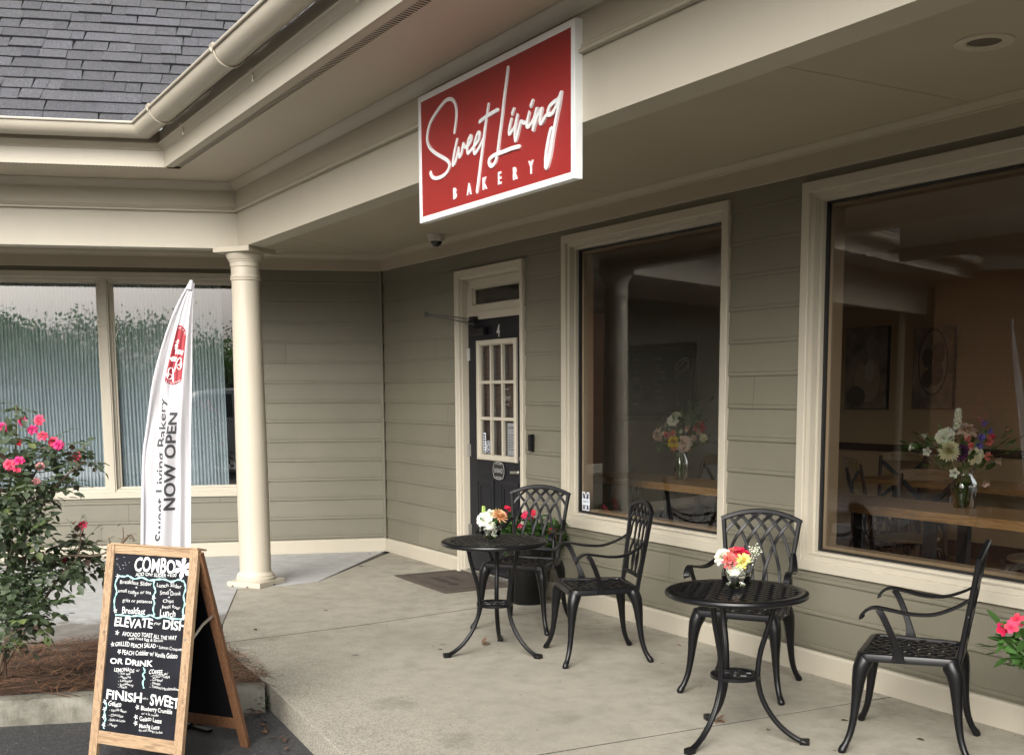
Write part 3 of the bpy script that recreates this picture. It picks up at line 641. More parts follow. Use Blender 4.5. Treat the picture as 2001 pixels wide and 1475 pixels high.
# column --------------------------------------------------------
COLX, COLY = 1.215, -1.655
col_root = empty('porch_column', (COLX, COLY, 0)); col_root.parent = B
mb = MB(); ca = R(35); u = Vector((math.cos(ca), math.sin(ca), 0)); v_ = Vector((-math.sin(ca), math.cos(ca), 0))
mb.obox((0, 0, .020), u * .158, v_ * .158, (0, 0, .020)); mb.build('plinth', m_col, col_root, bevel=.004)
for a_, b_ in ((-.10, -.159), (.04, -.159)):
    mb = MB(); mb.obox(u * a_ + v_ * b_ + Vector((0, 0, .006)), u * .008, v_ * .003, (0, 0, .006)); mb.build('weep_notch', m_vent, col_root)
mb = MB(); mb.obox(u * .159 + v_ * .02 + Vector((0, 0, .006)), u * .003, v_ * .008, (0, 0, .006)); mb.build('weep_notch', m_vent, col_root)
mb = MB(); mb.lathe([(.148, .040), (.152, .052), (.150, .066), (.142, .074), (.144, .080), (.140, .090), (.128, .098), (.122, .106), (.1205, .115), (.1205, .7), (.118, 1.2), (.112, 1.8), (.105, 2.33), (.105, 2.34)], 48); mb.build('shaft', m_col, col_root, True)
mb = MB(); mb.lathe([(.105, 2.34), (.113, 2.344), (.114, 2.356), (.108, 2.360), (.113, 2.364), (.113, 2.374), (.107, 2.380), (.106, 2.440), (.112, 2.444), (.113, 2.476), (.118, 2.480), (.119, 2.488), (.128, 2.498), (.130, 2.506), (.140, 2.522), (.143, 2.536), (.143, 2.545)], 48)
mb.build('capital', m_col, col_root, True, angle=25)
mb = MB(); mb.obox((0, 0, 2.563), u * .165, v_ * .165, (0, 0, .0185)); mb.build('abacus', m_col, col_root, bevel=.003)

# windows ---------------------------------------------------------
def frame_rect(w, x0, x1, z0, z1, prof, mb):
    st = []
    for cx, cz, sx, sz in ((x0, z0, 1, 1), (x1, z0, -1, 1), (x1, z1, -1, -1), (x0, z1, 1, -1)):
        st.append([WP(w, cx + sx * i, D, cz + sz * i) for i, D in prof])
    st.append(st[0]); mb.rings(st, cap=False, close=False)
def pane(w, x0, x1, z0, z1, D, mat, parent):
    mb = MB(); mb.poly([WP(w, x0, D, z0), WP(w, x1, D, z0), WP(w, x1, D, z1), WP(w, x0, D, z1)])
    return mb.build('pane', mat, parent)
PROF = [(0, -.005), (0, .026), (.003, .029), (.050, .028), (.054, .024), (.055, .010), (.080, .008), (.084, -.03), (.097, -.032), (.1, -.075)]
for (x0, x1, z0, z1) in (W1, W2):
    mb = MB(); frame_rect('B', x0, x1, z0, z1, PROF, mb)
    wn = part(mb, 'window', m_trim)
    mb = MB(); frame_rect('B', x0 + .098, x1 - .098, z0 + .098, z1 - .098, [(-.004, -.055), (.012, -.055), (.012, -.08), (-.004, -.08)], mb); mb.build('gasket', m_gask, wn)
    pane('B', x0 + .105, x1 - .105, z0 + .105, z1 - .105, -.066, m_glass, wn)
    mb = MB(); frame_rect('B', x0 + .096, x1 - .096, z0 + .096, z1 - .096, [(0, -.074), (.03, -.082), (.03, -.16), (-.06, -.16)], mb); mb.build('interior_casing', m_inwall, wn)
mb = MB(); frame_rect('A', WA[0], WA[1], WA[2], WA[3], PROF, mb)
wn = part(mb, 'window', m_trim)
mb = MB(); mb.box((0, 0, 0), (0, 0, 0)); mb = MB()
zc0, zc1 = WA[2] + .05, WA[3] - .06
mx0, mx1 = 2.418, 2.484
for a, b, d0, d1 in ((mx0, mx1, -.07, .012), (mx0 + .012, mx1 - .012, -.07, .022)):
    c = [WP('A', a, d0, zc0), WP('A', b, d0, zc0), WP('A', b, d1, zc0), WP('A', a, d1, zc0)]
    mb.rings([c, [p + Vector((0, 0, zc1 - zc0)) for p in c]])
mb.build('mullion', m_trim, wn)
for a, b in ((WA[0] + .07, mx0), (mx1, WA[1] - .07)):
    mb = MB(); frame_rect('A', a, b, zc0 + .01, zc1, [(0, -.03), (.022, -.03), (.024, -.045), (.04, -.047), (.042, -.07)], mb); mb.build('sash', m_trim, wn)
    pane('A', a + .03, b - .03, zc0 + .03, zc1 - .03, -.058, m_glassA, wn)
# ribbed curtain behind the left window
def curtain_panel(a, b, fold, seed):
    mb = MB(); rnd = random.Random(seed); n = int((b - a) / .006); cols = []
    for i in range(n + 1):
        t = a + (b - a) * i / n
        d = -.125 + .010 * math.sin(2 * math.pi * t / .030) + fold * math.sin(2 * math.pi * t / .34 + seed) + fold * .5 * math.sin(2 * math.pi * t / .19)
        cols.append([WP('A', t + (z - 1.5) * .012 * math.sin(t * 9), d, z) for z in (.50, 1.2, 1.9, 2.58)])
    mb.rings(cols, cap=False, close=False)
    return part(mb, 'curtain', m_curt, True, angle=80)
curtain_panel(2.40, 3.80, .006, 1); curtain_panel(1.45, 2.46, .018, 2)
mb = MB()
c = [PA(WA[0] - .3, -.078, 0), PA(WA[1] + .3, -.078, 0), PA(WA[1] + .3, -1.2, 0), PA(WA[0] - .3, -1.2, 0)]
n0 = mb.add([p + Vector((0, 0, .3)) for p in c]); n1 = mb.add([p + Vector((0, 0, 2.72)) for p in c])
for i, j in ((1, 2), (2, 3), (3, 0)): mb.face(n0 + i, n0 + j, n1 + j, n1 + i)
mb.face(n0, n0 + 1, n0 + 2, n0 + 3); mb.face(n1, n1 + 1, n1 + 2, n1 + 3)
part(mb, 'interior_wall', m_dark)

# door --------------------------------------------------------------
mb = MB()
frame_rect('B', DX0, DX1, -.2, DZ1, [(0, -.005), (0, .030), (.004, .034), (.012, .034), (.016, .028), (.052, .026), (.058, .018), (.060, 0), (.072, -.004), (.078, -.06), (.078, -.12)], mb)
LZ = 2.072
mb.box((DX0 + .07, .045, LZ), (DX1 - .07, .11, LZ + .05))
frame = part(mb, 'door_frame', m_trim)
tz0, tz1 = LZ + .05, DZ1 - .078
mb = MB(); frame_rect('B', DX0 + .078, DX1 - .078, tz0, tz1, [(0, -.05), (.012, -.05), (.016, -.055), (.066, -.057), (.07, -.075), (.078, -.09)], mb); mb.build('transom', m_trim, frame)
mb = MB(); mb.poly([PB(DX0 + .14, -.085, tz0 + .06), PB(DX1 - .14, -.085, tz0 + .06), PB(DX1 - .14, -.085, tz1 - .06), PB(DX0 + .14, -.085, tz1 - .06)]); mb.build('pane', m_glass, frame)
dx0, dx1 = DX0 + .081, DX1 - .081
mb = MB()
lx0, lx1, lz0, lz1 = 1.757, 2.392, .955, 1.905      # lite opening (door plane)
mb.box((dx0, .055, .045), (lx0 + .03, .10, LZ)); mb.box((lx1 - .03, .055, .045), (dx1, .10, LZ))
mb.box((lx0 + .03, .055, lz1 - .03), (lx1 - .03, .10, LZ)); mb.box((lx0 + .03, .055, .045), (lx1 - .03, .10, lz0 + .03))
for a, b in ((dx0 + .13, (dx0 + dx1) / 2 - .05), ((dx0 + dx1) / 2 + .05, dx1 - .13)):
    frame_rect('B', a, b, .20, .80, [(0, -.055), (.0, -.050), (.012, -.047), (.03, -.053), (.06, -.051), (.06, -.055)], mb)
door = part(mb, 'door', m_black)
mb = MB(); frame_rect('B', lx0, lx1, lz0, lz1, [(0, -.055), (0, -.040), (.006, -.034), (.030, -.034), (.040, -.042), (.045, -.055), (.045, -.08)], mb)
iw = lx1 - lx0 - .09; ih = lz1 - lz0 - .09
for i in (1, 2):
    x = lx0 + .045 + iw * i / 3; mb.box((x - .012, .044, lz0 + .04), (x + .012, .066, lz1 - .04))
    z = lz0 + .045 + ih * i / 3; mb.box((lx0 + .04, .046, z - .012), (lx1 - .04, .064, z + .012))
mb.build('glazing_bars', m_trim, door)
mb = MB(); mb.poly([PB(lx0 + .03, -.067, lz0 + .03), PB(lx1 - .03, -.067, lz0 + .03), PB(lx1 - .03, -.067, lz1 - .03), PB(lx0 + .03, -.067, lz1 - .03)]); mb.build('pane', m_glass, door)
mb = MB(); t_ = 0
x = lx0
while x < lx1:            # ribbed blind behind the lite
    mb.poly([PB(x, -.115, lz0 - .02), PB(x + .018, -.135, lz0 - .02), PB(x + .018, -.135, lz1 + .02), PB(x, -.115, lz1 + .02)]); x += .018
mb.build('door_blind', paint('taupe blind', (.085, .085, .085), .8, .08), door)
mb = MB(); mb.lathe([(.036, 0), (.036, .006), (.030, .012), (.022, .012), (.022, .022), (.012, .024)], 24)
for o_ in (mb,):
    pass
dh = mb.build('deadbolt', m_steel, door, True); dh.rotation_euler = (R(90), 0, 0); dh.location = (2.468, .055, .992)
mb = MB(); mb.lathe([(.036, 0), (.036, .008), (.026, .016), (.016, .016), (.016, .05), (.010, .055)], 24)
n_ = [(-.005, 0, .045), (-.03, 0, .05), (-.07, -.003, .05), (-.115, -.006, .045)]
mb.ribbon([Vector((a, b, c)) for a, b, c in n_], .022, .012, (0, 0, 1))
dh = mb.build('door_handle', m_steel, door, True); dh.rotation_euler = (R(90), 0, 0); dh.location = (2.468, .055, .888)
for z in (.36, 1.02, 1.80):
    mb = MB(); mb.tube([(dx0 - .004, .046, z - .05), (dx0 - .004, .046, z + .05)], .009, 8); mb.box((dx0 - .003, .050, z - .05), (dx0 + .03, .054, z + .05)); mb.build('hinge', m_steel, door)
mb = MB(); mb.box((DX0 + .05, -.03, .004), (DX1 - .05, .12, .030)); mb.box((DX0 + .06, .02, .03), (DX1 - .06, .06, .04)); mb.build('threshold', m_steel, frame, bevel=.004)
mb = MB(); mb.box((dx0 + .10, .012, 1.945), (dx0 + .34, .055, 2.005))
mb.build('door_closer', m_iron, door, bevel=.006)
mb = MB(); mb.ribbon([(dx0 + .15, .025, 2.075), (dx0 + .02, -.12, 2.10), (dx0 - .105, -.27, 2.122)], .022, .008, (0, 0, 1)); mb.ribbon([(dx0 + .16, .03, 2.03), (dx0 + .0, -.14, 2.085), (dx0 - .105, -.27, 2.112)], .018, .008, (0, 0, 1))
mb.tube([(dx0 - .105, -.27, 2.10), (dx0 - .105, -.27, 2.135)], .014, 10); mb.box((dx0 + .12, .0, 2.06), (dx0 + .19, .05, 2.095)); mb.tube([(dx0 + .15, .03, 2.005), (dx0 + .15, .03, 2.06)], .012, 8)
mb.build('closer_arm', m_iron, door, True)
mb = MB()
put_text(mb, '4', lambda x, y: PB((dx0 + dx1) / 2 + .005 + .055 * x, -.0535, 1.925 + .09 * y), .02)
mb.build('door_number', m_fsilver, door)

# interior ------------------------------------------------------------
FZ = .02
mb = MB(); mb.box((-2, .12, -.05), (7.55, 4.25, FZ)); part(mb, 'interior_floor', m_infloor)
mb = MB(); mb.box((-2, .05, 2.80), (7.6, 4.3, 2.86)); part(mb, 'interior_ceiling', m_inceil)
mb = MB(); mb.box((-2, 4.15, 0), (4.35, 4.25, 2.8)); mb.box((4.35, 4.15, 0), (7.45, 4.25, .35)); mb.box((4.35, 4.15, 2.6), (7.45, 4.25, 2.8)); mb.box((7.45, .1, 0), (7.55, .4, 2.8)); mb.box((7.45, .4, 0), (7.55, 4.25, .30)); mb.box((7.45, .4, 2.7), (7.55, 4.25, 2.8)); part(mb, 'interior_wall', m_inwall)  # unseen openings in back and end walls, added to let daylight in
mb = MB()
mb.box((4.35, 4.165, .35), (7.45, 4.235, .40)); mb.box((4.35, 4.165, 2.55), (7.45, 4.235, 2.6))
for x in (4.38, 5.9, 7.42): mb.box((x - .03, 4.16, .35), (x + .03, 4.24, 2.6))
part(mb, 'window', m_trim)  # back wall window out of view, added to brighten the room
mb = MB()
mb.box((7.465, .4, .30), (7.535, 4.13, .35)); mb.box((7.465, .4, 2.65), (7.535, 4.13, 2.7))
for y in (.43, 2.3, 4.1): mb.box((7.46, y - .03, .30), (7.54, y + .03, 2.7))
part(mb, 'window', m_trim)  # end wall window, likewise added out of view as fill daylight
mb = MB(); mb.box((-2, 2.62, 0), (1.9, 2.74, 2.8)); mb.box((-2, .1, 0), (-1.9, 2.7, 2.8)); part(mb, 'interior_wall', m_ingrey)
mb = MB(); mb.box((-2, 4.11, FZ), (4.3, 4.148, .16)); mb.box((-2, 4.12, .92), (4.3, 4.148, .99)); part(mb, 'chair_rail', m_darkwood)
# back of the front wall: solid between the openings so that no light leaks
mb = MB()
for a, b, c, d in ((-2, dx0, 0, 2.8), (dx0, dx1, DZ1, 2.8), (dx1, W1[0] + .09, 0, 2.8), (W1[0] + .09, W1[1] - .09, 0, W1[2] + .09), (W1[0] + .09, W1[1] - .09, W1[3] - .09, 2.8), (W1[1] - .09, W2[0] + .09, 0, 2.8), (W2[0] + .09, W2[1] - .09, 0, W2[2] + .09), (W2[0] + .09, W2[1] - .09, W2[3] - .09, 2.8), (W2[1] - .09, 12.5, 0, 2.8)):
    mb.poly([(a, .158, c), (b, .158, c), (b, .158, d), (a, .158, d)])
part(mb, 'interior_wall', m_inwall)
# ---------------------------------------------------------------- cast-metal chair
def make_chair():
    t = empty('bistro_chair', (0, 0, 0), 0)
    HS = .415
    # seat: rim of a rounded trapezoid, woven lattice inside
    def half(y): return .222 + (.190 - .222) * (y + .205) / .41
    rim = []
    def arc(cx, cy_, r, a0, a1, n=6): return [(cx + r * math.cos(R(a0 + (a1 - a0) * i / n)), cy_ + r * math.sin(R(a0 + (a1 - a0) * i / n))) for i in range(n + 1)]
    r_ = .05
    rim += arc(half(-.205) - r_, -.205 + r_, r_, -90, -5) + arc(half(.205) - r_, .205 - r_, r_, 5, 90) + arc(-half(.205) + r_, .205 - r_, r_, 90, 175) + arc(-half(-.205) + r_, -.205 + r_, r_, 185, 270)
    mb = MB(); k = len(rim)
    prof = [(0, -.026), (0, -.004), (.004, .004), (.012, .008), (.026, .006), (.030, .0), (.030, -.012), (.012, -.014), (.010, -.026)]
    cx = [Vector((x, y, 0)) for x, y in rim]; rings = []
    for i, p in enumerate(cx):
        tg = (cx[(i + 1) % k] - cx[i - 1]).normalized(); nn = Vector((tg.y, -tg.x, 0))
        rings.append([p - nn * a + Vector((0, 0, HS + z)) for a, z in prof])
    rings.append(rings[0]); mb.rings(rings, cap=False)
    def inside(x, y): return abs(y) < .185 and abs(x) < half(y) - .018
    sp, wv = .068, .0215
    for fam in (1, -1):
        for i in range(-14, 15):
            seg = []
            for j in range(-60, 61):
                s = j * .009
                x = (i * sp * 1.0 + s * fam) ; y = s * .72
                if inside(x, y):
                    ph = math.pi * (x - fam * y / .72) / sp
                    z = HS - .004 + .0028 * math.cos(math.pi * (s * 2 / sp + i)) * fam
                    seg.append(Vector((x, y, z)))
            if len(seg) > 2: mb.ribbon(seg, wv * .84, .005, (0, 0, 1))
    mb.build('seat', m_iron, t, True)
    # legs
    def leg(x0, y0, x1, y1):
        mb = MB(); pts = []; rad = []
        for u, k_, rr in ((0, 0, .034), (.05, .06, .037), (.12, .20, .034), (.26, .31, .027), (.44, .38, .0205), (.62, .47, .0165), (.78, .60, .0145), (.90, .80, .014), (.955, .95, .0165), (.985, 1.01, .0175), (1, 1.02, .015)):
            pts.append((x0 + (x1 - x0) * k_ , y0 + (y1 - y0) * k_, (HS - .018) * (1 - u) + .004)); rad.append(rr)
        # refine
        P = [Vector(p) for p in pts]; Q = []; RR = []
        for i in range(len(P) - 1):
            for f in (0, .5):
                a = P[max(i - 1, 0)]; b = P[i]; c = P[i + 1]; d = P[min(i + 2, len(P) - 1)]
                q = .5 * ((2 * b) + (c - a) * f + (2 * a - 5 * b + 4 * c - d) * f * f + (3 * b - a - 3 * c + d) * f ** 3)
                Q.append(q); RR.append(rad[i] * (1 - f) + rad[i + 1] * f)
        Q.append(P[-1]); RR.append(rad[-1])
        mb.tube(Q, RR, 10)
        mb.tube([(Q[-1].x, Q[-1].y, .012), (Q[-1].x, Q[-1].y, 0)], .010, 8)
        mb.build('leg', m_iron, t, True, angle=60)
    for sx in (-1, 1):
        leg(sx * .185, -.168, sx * .256, -.240); leg(sx * .160, .165, sx * .218, .256)
    # back: arched frame with interlaced arcs, leaning back
    zb0, zb1, zpk = .452, .836, .884
    def BP(u, v, o=0):                     # u metres across, v height 0..1 of the corner height
        z = zb0 + (zb1 - zb0) * v
        y = .196 + .062 * v - .012 * (1 - (u / .21) ** 2) * .0 + .014 * (1 - (u / .22) ** 2)
        return Vector((u, y + o, z))
    def side(v): return .163 + .049 * max(v, 0) ** .9
    def top(u): return 1 + (zpk - zb1) / (zb1 - zb0) * (1 - (u / .212) ** 2)
    nb = Vector((0, -1, .16)).normalized()
    mb = MB()
    for sx in (-1, 1):
        pts = [BP(sx * (side(v) - .011), v) for v in (-.22, -.1, 0, .2, .4, .6, .8, 1.0)]
        mb.ribbon(pts, [.03, .026, .024, .023, .022, .022, .022, .024], .022, nb)
    mb.ribbon([BP(u, top(u) - .02) for u in [-.212 + .424 * i / 24 for i in range(25)]], .026, .022, nb)
    mb.ribbon([BP(-.158 + .316 * i / 8, .055) for i in range(9)], .024, .016, nb)
    mb.build('back_frame', m_iron, t, True)
    mb = MB()
    for fam in (1, -1):
        for u0 in (-.262, -.190, -.118, -.046, .026):
            seg = []
            for j in range(61):
                a = R(90 * j / 60)
                A_, B_ = .262, 1.10
                u = fam * (u0 + A_ * (1 - math.cos(a))); v = .03 + B_ * math.sin(a)
                v = .03 + (1.0 + .1) * math.sin(a) - .0
                ins = abs(u) < side(min(v, 1)) - .004 and v < top(u) - .04 and v > .04
                if ins: seg.append(BP(u, v, .004 * fam * math.cos(j * .33)))
                elif len(seg) > 2: break
                else: seg = []
            if len(seg) > 2: mb.ribbon(seg, .0165, .008, nb)
    mb.build('back_lattice', m_iron, t, True)
    # arms
    def cat(P, n=5):
        P = [Vector(p) for p in P]; Q = []
        for i in range(len(P) - 1):
            a = P[max(i - 1, 0)]; b = P[i]; c = P[i + 1]; d = P[min(i + 2, len(P) - 1)]
            for q in range(n):
                f = q / n
                Q.append(.5 * ((2 * b) + (c - a) * f + (2 * a - 5 * b + 4 * c - d) * f * f + (3 * b - a - 3 * c + d) * f ** 3))
        Q.append(P[-1]); return Q
    for sx in (-1, 1):
        mb = MB()
        pts = cat([(sx * .186, .226, .668), (sx * .200, .185, .640), (sx * .222, .10, .606), (sx * .238, .01, .604), (sx * .248, -.07, .617), (sx * .252, -.125, .624), (sx * .253, -.158, .612), (sx * .252, -.178, .588), (sx * .250, -.176, .577)])
        n = len(pts); w = [.018 + .016 * min(1, i / 12) for i in range(n)]
        mb.ribbon(pts, w, .012, [Vector((0, -.2 if i < n - 8 else -.2 - .16 * (i - n + 8), 1)) for i in range(n)])
        sup = cat([(sx * .250, -.115, .616), (sx * .252, -.095, .588), (sx * .244, -.068, .53), (sx * .228, -.045, .47), (sx * .219, -.035, .43), (sx * .217, -.034, .395)])
        m = len(sup); mb.ribbon(sup, [.026 + .05 * max(0, (i / m - .55)) ** 1.3 * 2 for i in range(m)], .013, (sx, 0, .1))
        for yy in (-.055, -.012): mb.tube([(sx * .219, yy, .402), (sx * .228, yy, .402)], .007, 8)
        mb.build('arm', m_iron, t, True)
    return t
CH_G = 'cast metal armchairs at the porch tables'
chair = make_chair()
poses = [((3.706, -.666), 35.8, 'black lattice armchair behind the far table, in front of the flower pot by the door'),
         ((4.67, -.759), -19.7, 'black lattice armchair turned side on, right of the far table'),
         ((5.649, -.515), 32.2, 'black lattice armchair seen from the front behind the table with the pink and yellow flowers'),
         ((6.726, -.53), -55.6, 'black lattice armchair at the right edge beside the red periwinkle, facing the nearest table')]
for i, ((x, y), a, lb) in enumerate(poses):
    c = chair if i == 0 else copy_tree(chair)
    c.location = (x, y, 0); c.rotation_euler = (0, 0, R(a)); tag(c, lb, 'chair', CH_G)

# ---------------------------------------------------------------- bistro tables
def make_table():
    t = empty('bistro_table', (0, 0, 0))
    H_, RR = .655, .306
    mb = MB(); n = 72
    prof = [(RR - .055, H_ - .004), (RR - .030, H_ + .001), (RR - .012, H_), (RR - .003, H_ - .005), (RR, H_ - .013), (RR - .003, H_ - .022), (RR - .012, H_ - .027), (RR - .03, H_ - .024), (RR - .055, H_ - .012)]
    mb.rings([[Vector((r * math.cos(2 * math.pi * k / n), r * math.sin(2 * math.pi * k / n), z)) for r, z in prof] for k in range(n)] + [[Vector((r, 0, z)) for r, z in prof]], cap=False)
    sp = .0375
    for fam in (0, 1):
        for i in range(-8, 9):
            off = i * sp; L = (RR - .045) ** 2 - off ** 2
            if L <= 0: continue
            L = math.sqrt(L); m = int(2 * L / .006)
            pts = []
            for j in range(m + 1):
                s = -L + 2 * L * j / m
                z = H_ - .006 + .0042 * math.cos(math.pi * (s / sp + i)) * (1 if fam else -1)
                pts.append((s, off, z) if fam else (off, s, z))
            mb.ribbon(pts, .0275, .005, (0, 0, 1))
    mb.build('tabletop', m_iron, t, True)
    for k in range(3):
        a = R(-78 + 120 * k)
        mb = MB(); P = []
        for r, z in ((.165, .632), (.160, .60), (.148, .54), (.128, .47), (.108, .40), (.098, .33), (.098, .27), (.110, .21), (.136, .15), (.175, .095), (.222, .05), (.265, .024), (.292, .013), (.312, .008)):
            P.append(Vector((r * math.cos(a), r * math.sin(a), z)))
        Q = []
        for i in range(len(P) - 1):
            A, B_, C, D_ = P[max(i - 1, 0)], P[i], P[i + 1], P[min(i + 2, len(P) - 1)]
            for f in (0, .5): Q.append(.5 * ((2 * B_) + (C - A) * f + (2 * A - 5 * B_ + 4 * C - D_) * f * f + (3 * B_ - A - 3 * C + D_) * f ** 3))
        Q.append(P[-1])
        nr = []
        for i, q in enumerate(Q):
            tg = (Q[min(i + 1, len(Q) - 1)] - Q[max(i - 1, 0)]).normalized(); sd_ = Vector((-math.sin(a), math.cos(a), 0)); nr.append(tg.cross(sd_))
        mb.ribbon(Q, [.025] * (len(Q) - 5) + [.027, .03, .034, .036, .03], .017, nr)
        mb.ribbon(Q, .010, .023, nr)
        e = P[-1]; mb.obox(e - Vector((math.cos(a), math.sin(a), 0)) * .012 + Vector((0, 0, .004)), Vector((math.cos(a), math.sin(a), 0)) * .02, Vector((-math.sin(a), math.cos(a), 0)) * .016, (0, 0, .012))
        mb.build('leg', m_iron, t, True, angle=50)
    mb = MB(); zr = .285
    prof = [(.106, zr + .005), (.100, zr + .008), (.082, zr + .008), (.078, zr + .004), (.078, zr - .008), (.106, zr - .010)]
    mb.rings([[Vector((r * math.cos(2 * math.pi * k / 48), r * math.sin(2 * math.pi * k / 48), z)) for r, z in prof] for k in range(49)], cap=False)
    mb.tube([(.026 * math.cos(2 * math.pi * k / 16), .026 * math.sin(2 * math.pi * k / 16), zr) for k in range(17)], .006, 6)
    for k in range(6):
        a = math.pi * k / 3
        for s_ in (-1, 1):
            mb.tube([(.03 * math.cos(a), .03 * math.sin(a), zr), (.056 * math.cos(a + s_ * .38), .056 * math.sin(a + s_ * .38), zr), (.074 * math.cos(a + s_ * .2), .074 * math.sin(a + s_ * .2), zr), (.082 * math.cos(a), .082 * math.sin(a), zr)], .005, 6)
    mb.build('foot_ring', m_iron, t, True)
    return t
T1, T2 = (4.275, -1.20), (6.285, -1.13)
tb = make_table()
for i, (p, a, lb) in enumerate(((T1, -17, 'small round black lattice table nearest the door, holding the bowl with the peach bloom'), (T2, 0, 'small round black lattice table in front, holding the bowl of pink, red and yellow flowers'))):
    c = tb if i == 0 else copy_tree(tb)
    c.location = (p[0], p[1], 0); c.rotation_euler = (0, 0, R(a)); tag(c, lb, 'table', 'round bistro tables on the porch')

# ---------------------------------------------------------------- flowers
def leaf(mb, p, d, n, L, W, fold=.25, droop=.15):
    p = Vector(p); d = Vector(d).normalized(); n = Vector(n); n = (n - d * n.dot(d))
    if n.length < 1e-4: n = d.orthogonal()
    n.normalize(); s = d.cross(n)
    def q(t, w): return p + d * L * t + s * W * w + n * (abs(w) * W * fold - droop * L * t * t)
    i = mb.add([q(0, 0), q(.3, .46), q(.3, 0), q(.3, -.46), q(.65, .40), q(.65, 0), q(.65, -.40), q(1, 0)])
    for f in ((0, 2, 1), (0, 3, 2), (1, 2, 5, 4), (2, 3, 6, 5), (4, 5, 7), (5, 6, 7)): mb.face(*[i + k for k in f])
def petal(mb, c, ax, az, r0, L, W, tilt, curl, col, jit=0, n=3):
    """one petal: starts r0 from the axis at azimuth az, opens by tilt from the axis, edge curls out"""
    ax = Vector(ax).normalized(); e1 = ax.orthogonal().normalized(); e2 = ax.cross(e1)
    o = e1 * math.cos(az) + e2 * math.sin(az); s = ax.cross(o)
    mb.col = tuple(max(0, x * random.uniform(1 - jit, 1 + jit)) for x in col)
    rows = []
    for i in range(4):
        u = i / 3; w = W * (.45, .95, 1.0, .55)[i]; a = tilt + curl * u * u
        ctr = Vector(c) + o * (r0 + L * u * math.sin(a)) + ax * (L * u * math.cos(a))
        rows.append([ctr + s * w * k / 2 - o * (abs(k) ** 2) * w * .18 * -1 * (-1 if u < .8 else -.2) for k in (-1, 0, 1)])
    ns = [mb.add(r) for r in rows]
    for a, b in zip(ns, ns[1:]):
        for k in range(2): mb.face(a + k, a + k + 1, b + k + 1, b + k)
def rose(mb, c, ax, r, col, col2=None, open_=1.0):
    col2 = col2 or col
    for ring, (nn, r0, L, tl) in enumerate(((3, .05, .75, .02), (4, .16, .82, .18), (5, .28, .88, .40 * open_), (6, .40, .92, .72 * open_), (6, .48, .92, 1.05 * open_))):
        f = ring / 4
        cc = tuple(a * f + b * (1 - f) for a, b in zip(col, col2))
        for k in range(nn): petal(mb, Vector(c) - Vector(ax).normalized() * r * .25 * f, ax, 2 * math.pi * (k + .37 * ring) / nn, r * r0, r * L, r * (.5 + .35 * f), tl, .5 + .3 * f, cc, .08)
def mum(mb, c, ax, r, col, n=90, tip=None):
    for k in range(n):
        u = (k + .5) / n; az = k * 2.39996
        petal(mb, c, ax, az, r * .05, r * (.55 + .5 * u), r * .20, .08 + 1.45 * u, -.25 + .3 * u, [a * (.8 + .2 * u) for a in (tip if tip and u > .6 else col)], .08)
def carnation(mb, c, ax, r, col):
    for k in range(46):
        u = (k + .5) / 46
        petal(mb, Vector(c) + Vector((random.uniform(-.1, .1) * r, random.uniform(-.1, .1) * r, random.uniform(-.1, .1) * r)), ax, k * 2.39996, r * .04, r * random.uniform(.75, 1.05), r * random.uniform(.3, .55), .05 + 1.35 * u + random.uniform(-.15, .15), random.uniform(-.6, .7), col, .22)
def gyp(mb, c, n, rad, col=(.85, .87, .8)):
    for k in range(n):
        p = Vector(c) + Vector((random.gauss(0, rad), random.gauss(0, rad), random.gauss(0, rad)))
        mb.col = col
        for q in range(5): petal(mb, p, (random.gauss(0, 1), random.gauss(0, 1), .8), q * 1.26, .0, .0042, .0045, .8, .3, col, .05)
def bell(mb, c, ax, r, col):
    for k in range(5): petal(mb, c, ax, k * 1.257, r * .25, r * 1.5, r * .9, .12, .55, col, .06)
    for k in range(5): petal(mb, c, ax, k * 1.257 + .6, r * .2, r * 1.4, r * .8, .10, .4, col, .06)
PK = {'white': (.85, .85, .76), 'cream': (.82, .78, .55), 'peach': (.85, .50, .28), 'pink': (.80, .22, .20), 'yellow': (.85, .78, .28), 'gold': (.90, .65, .03), 'red': (.45, .012, .03), 'crim': (.62, .015, .06), 'blush': (.72, .52, .44), 'purple': (.12, .025, .12), 'violet': (.16, .11, .45), 'hot': (.80, .06, .16), 'mag': (.75, .03, .22), 'green': (.45, .60, .18)}
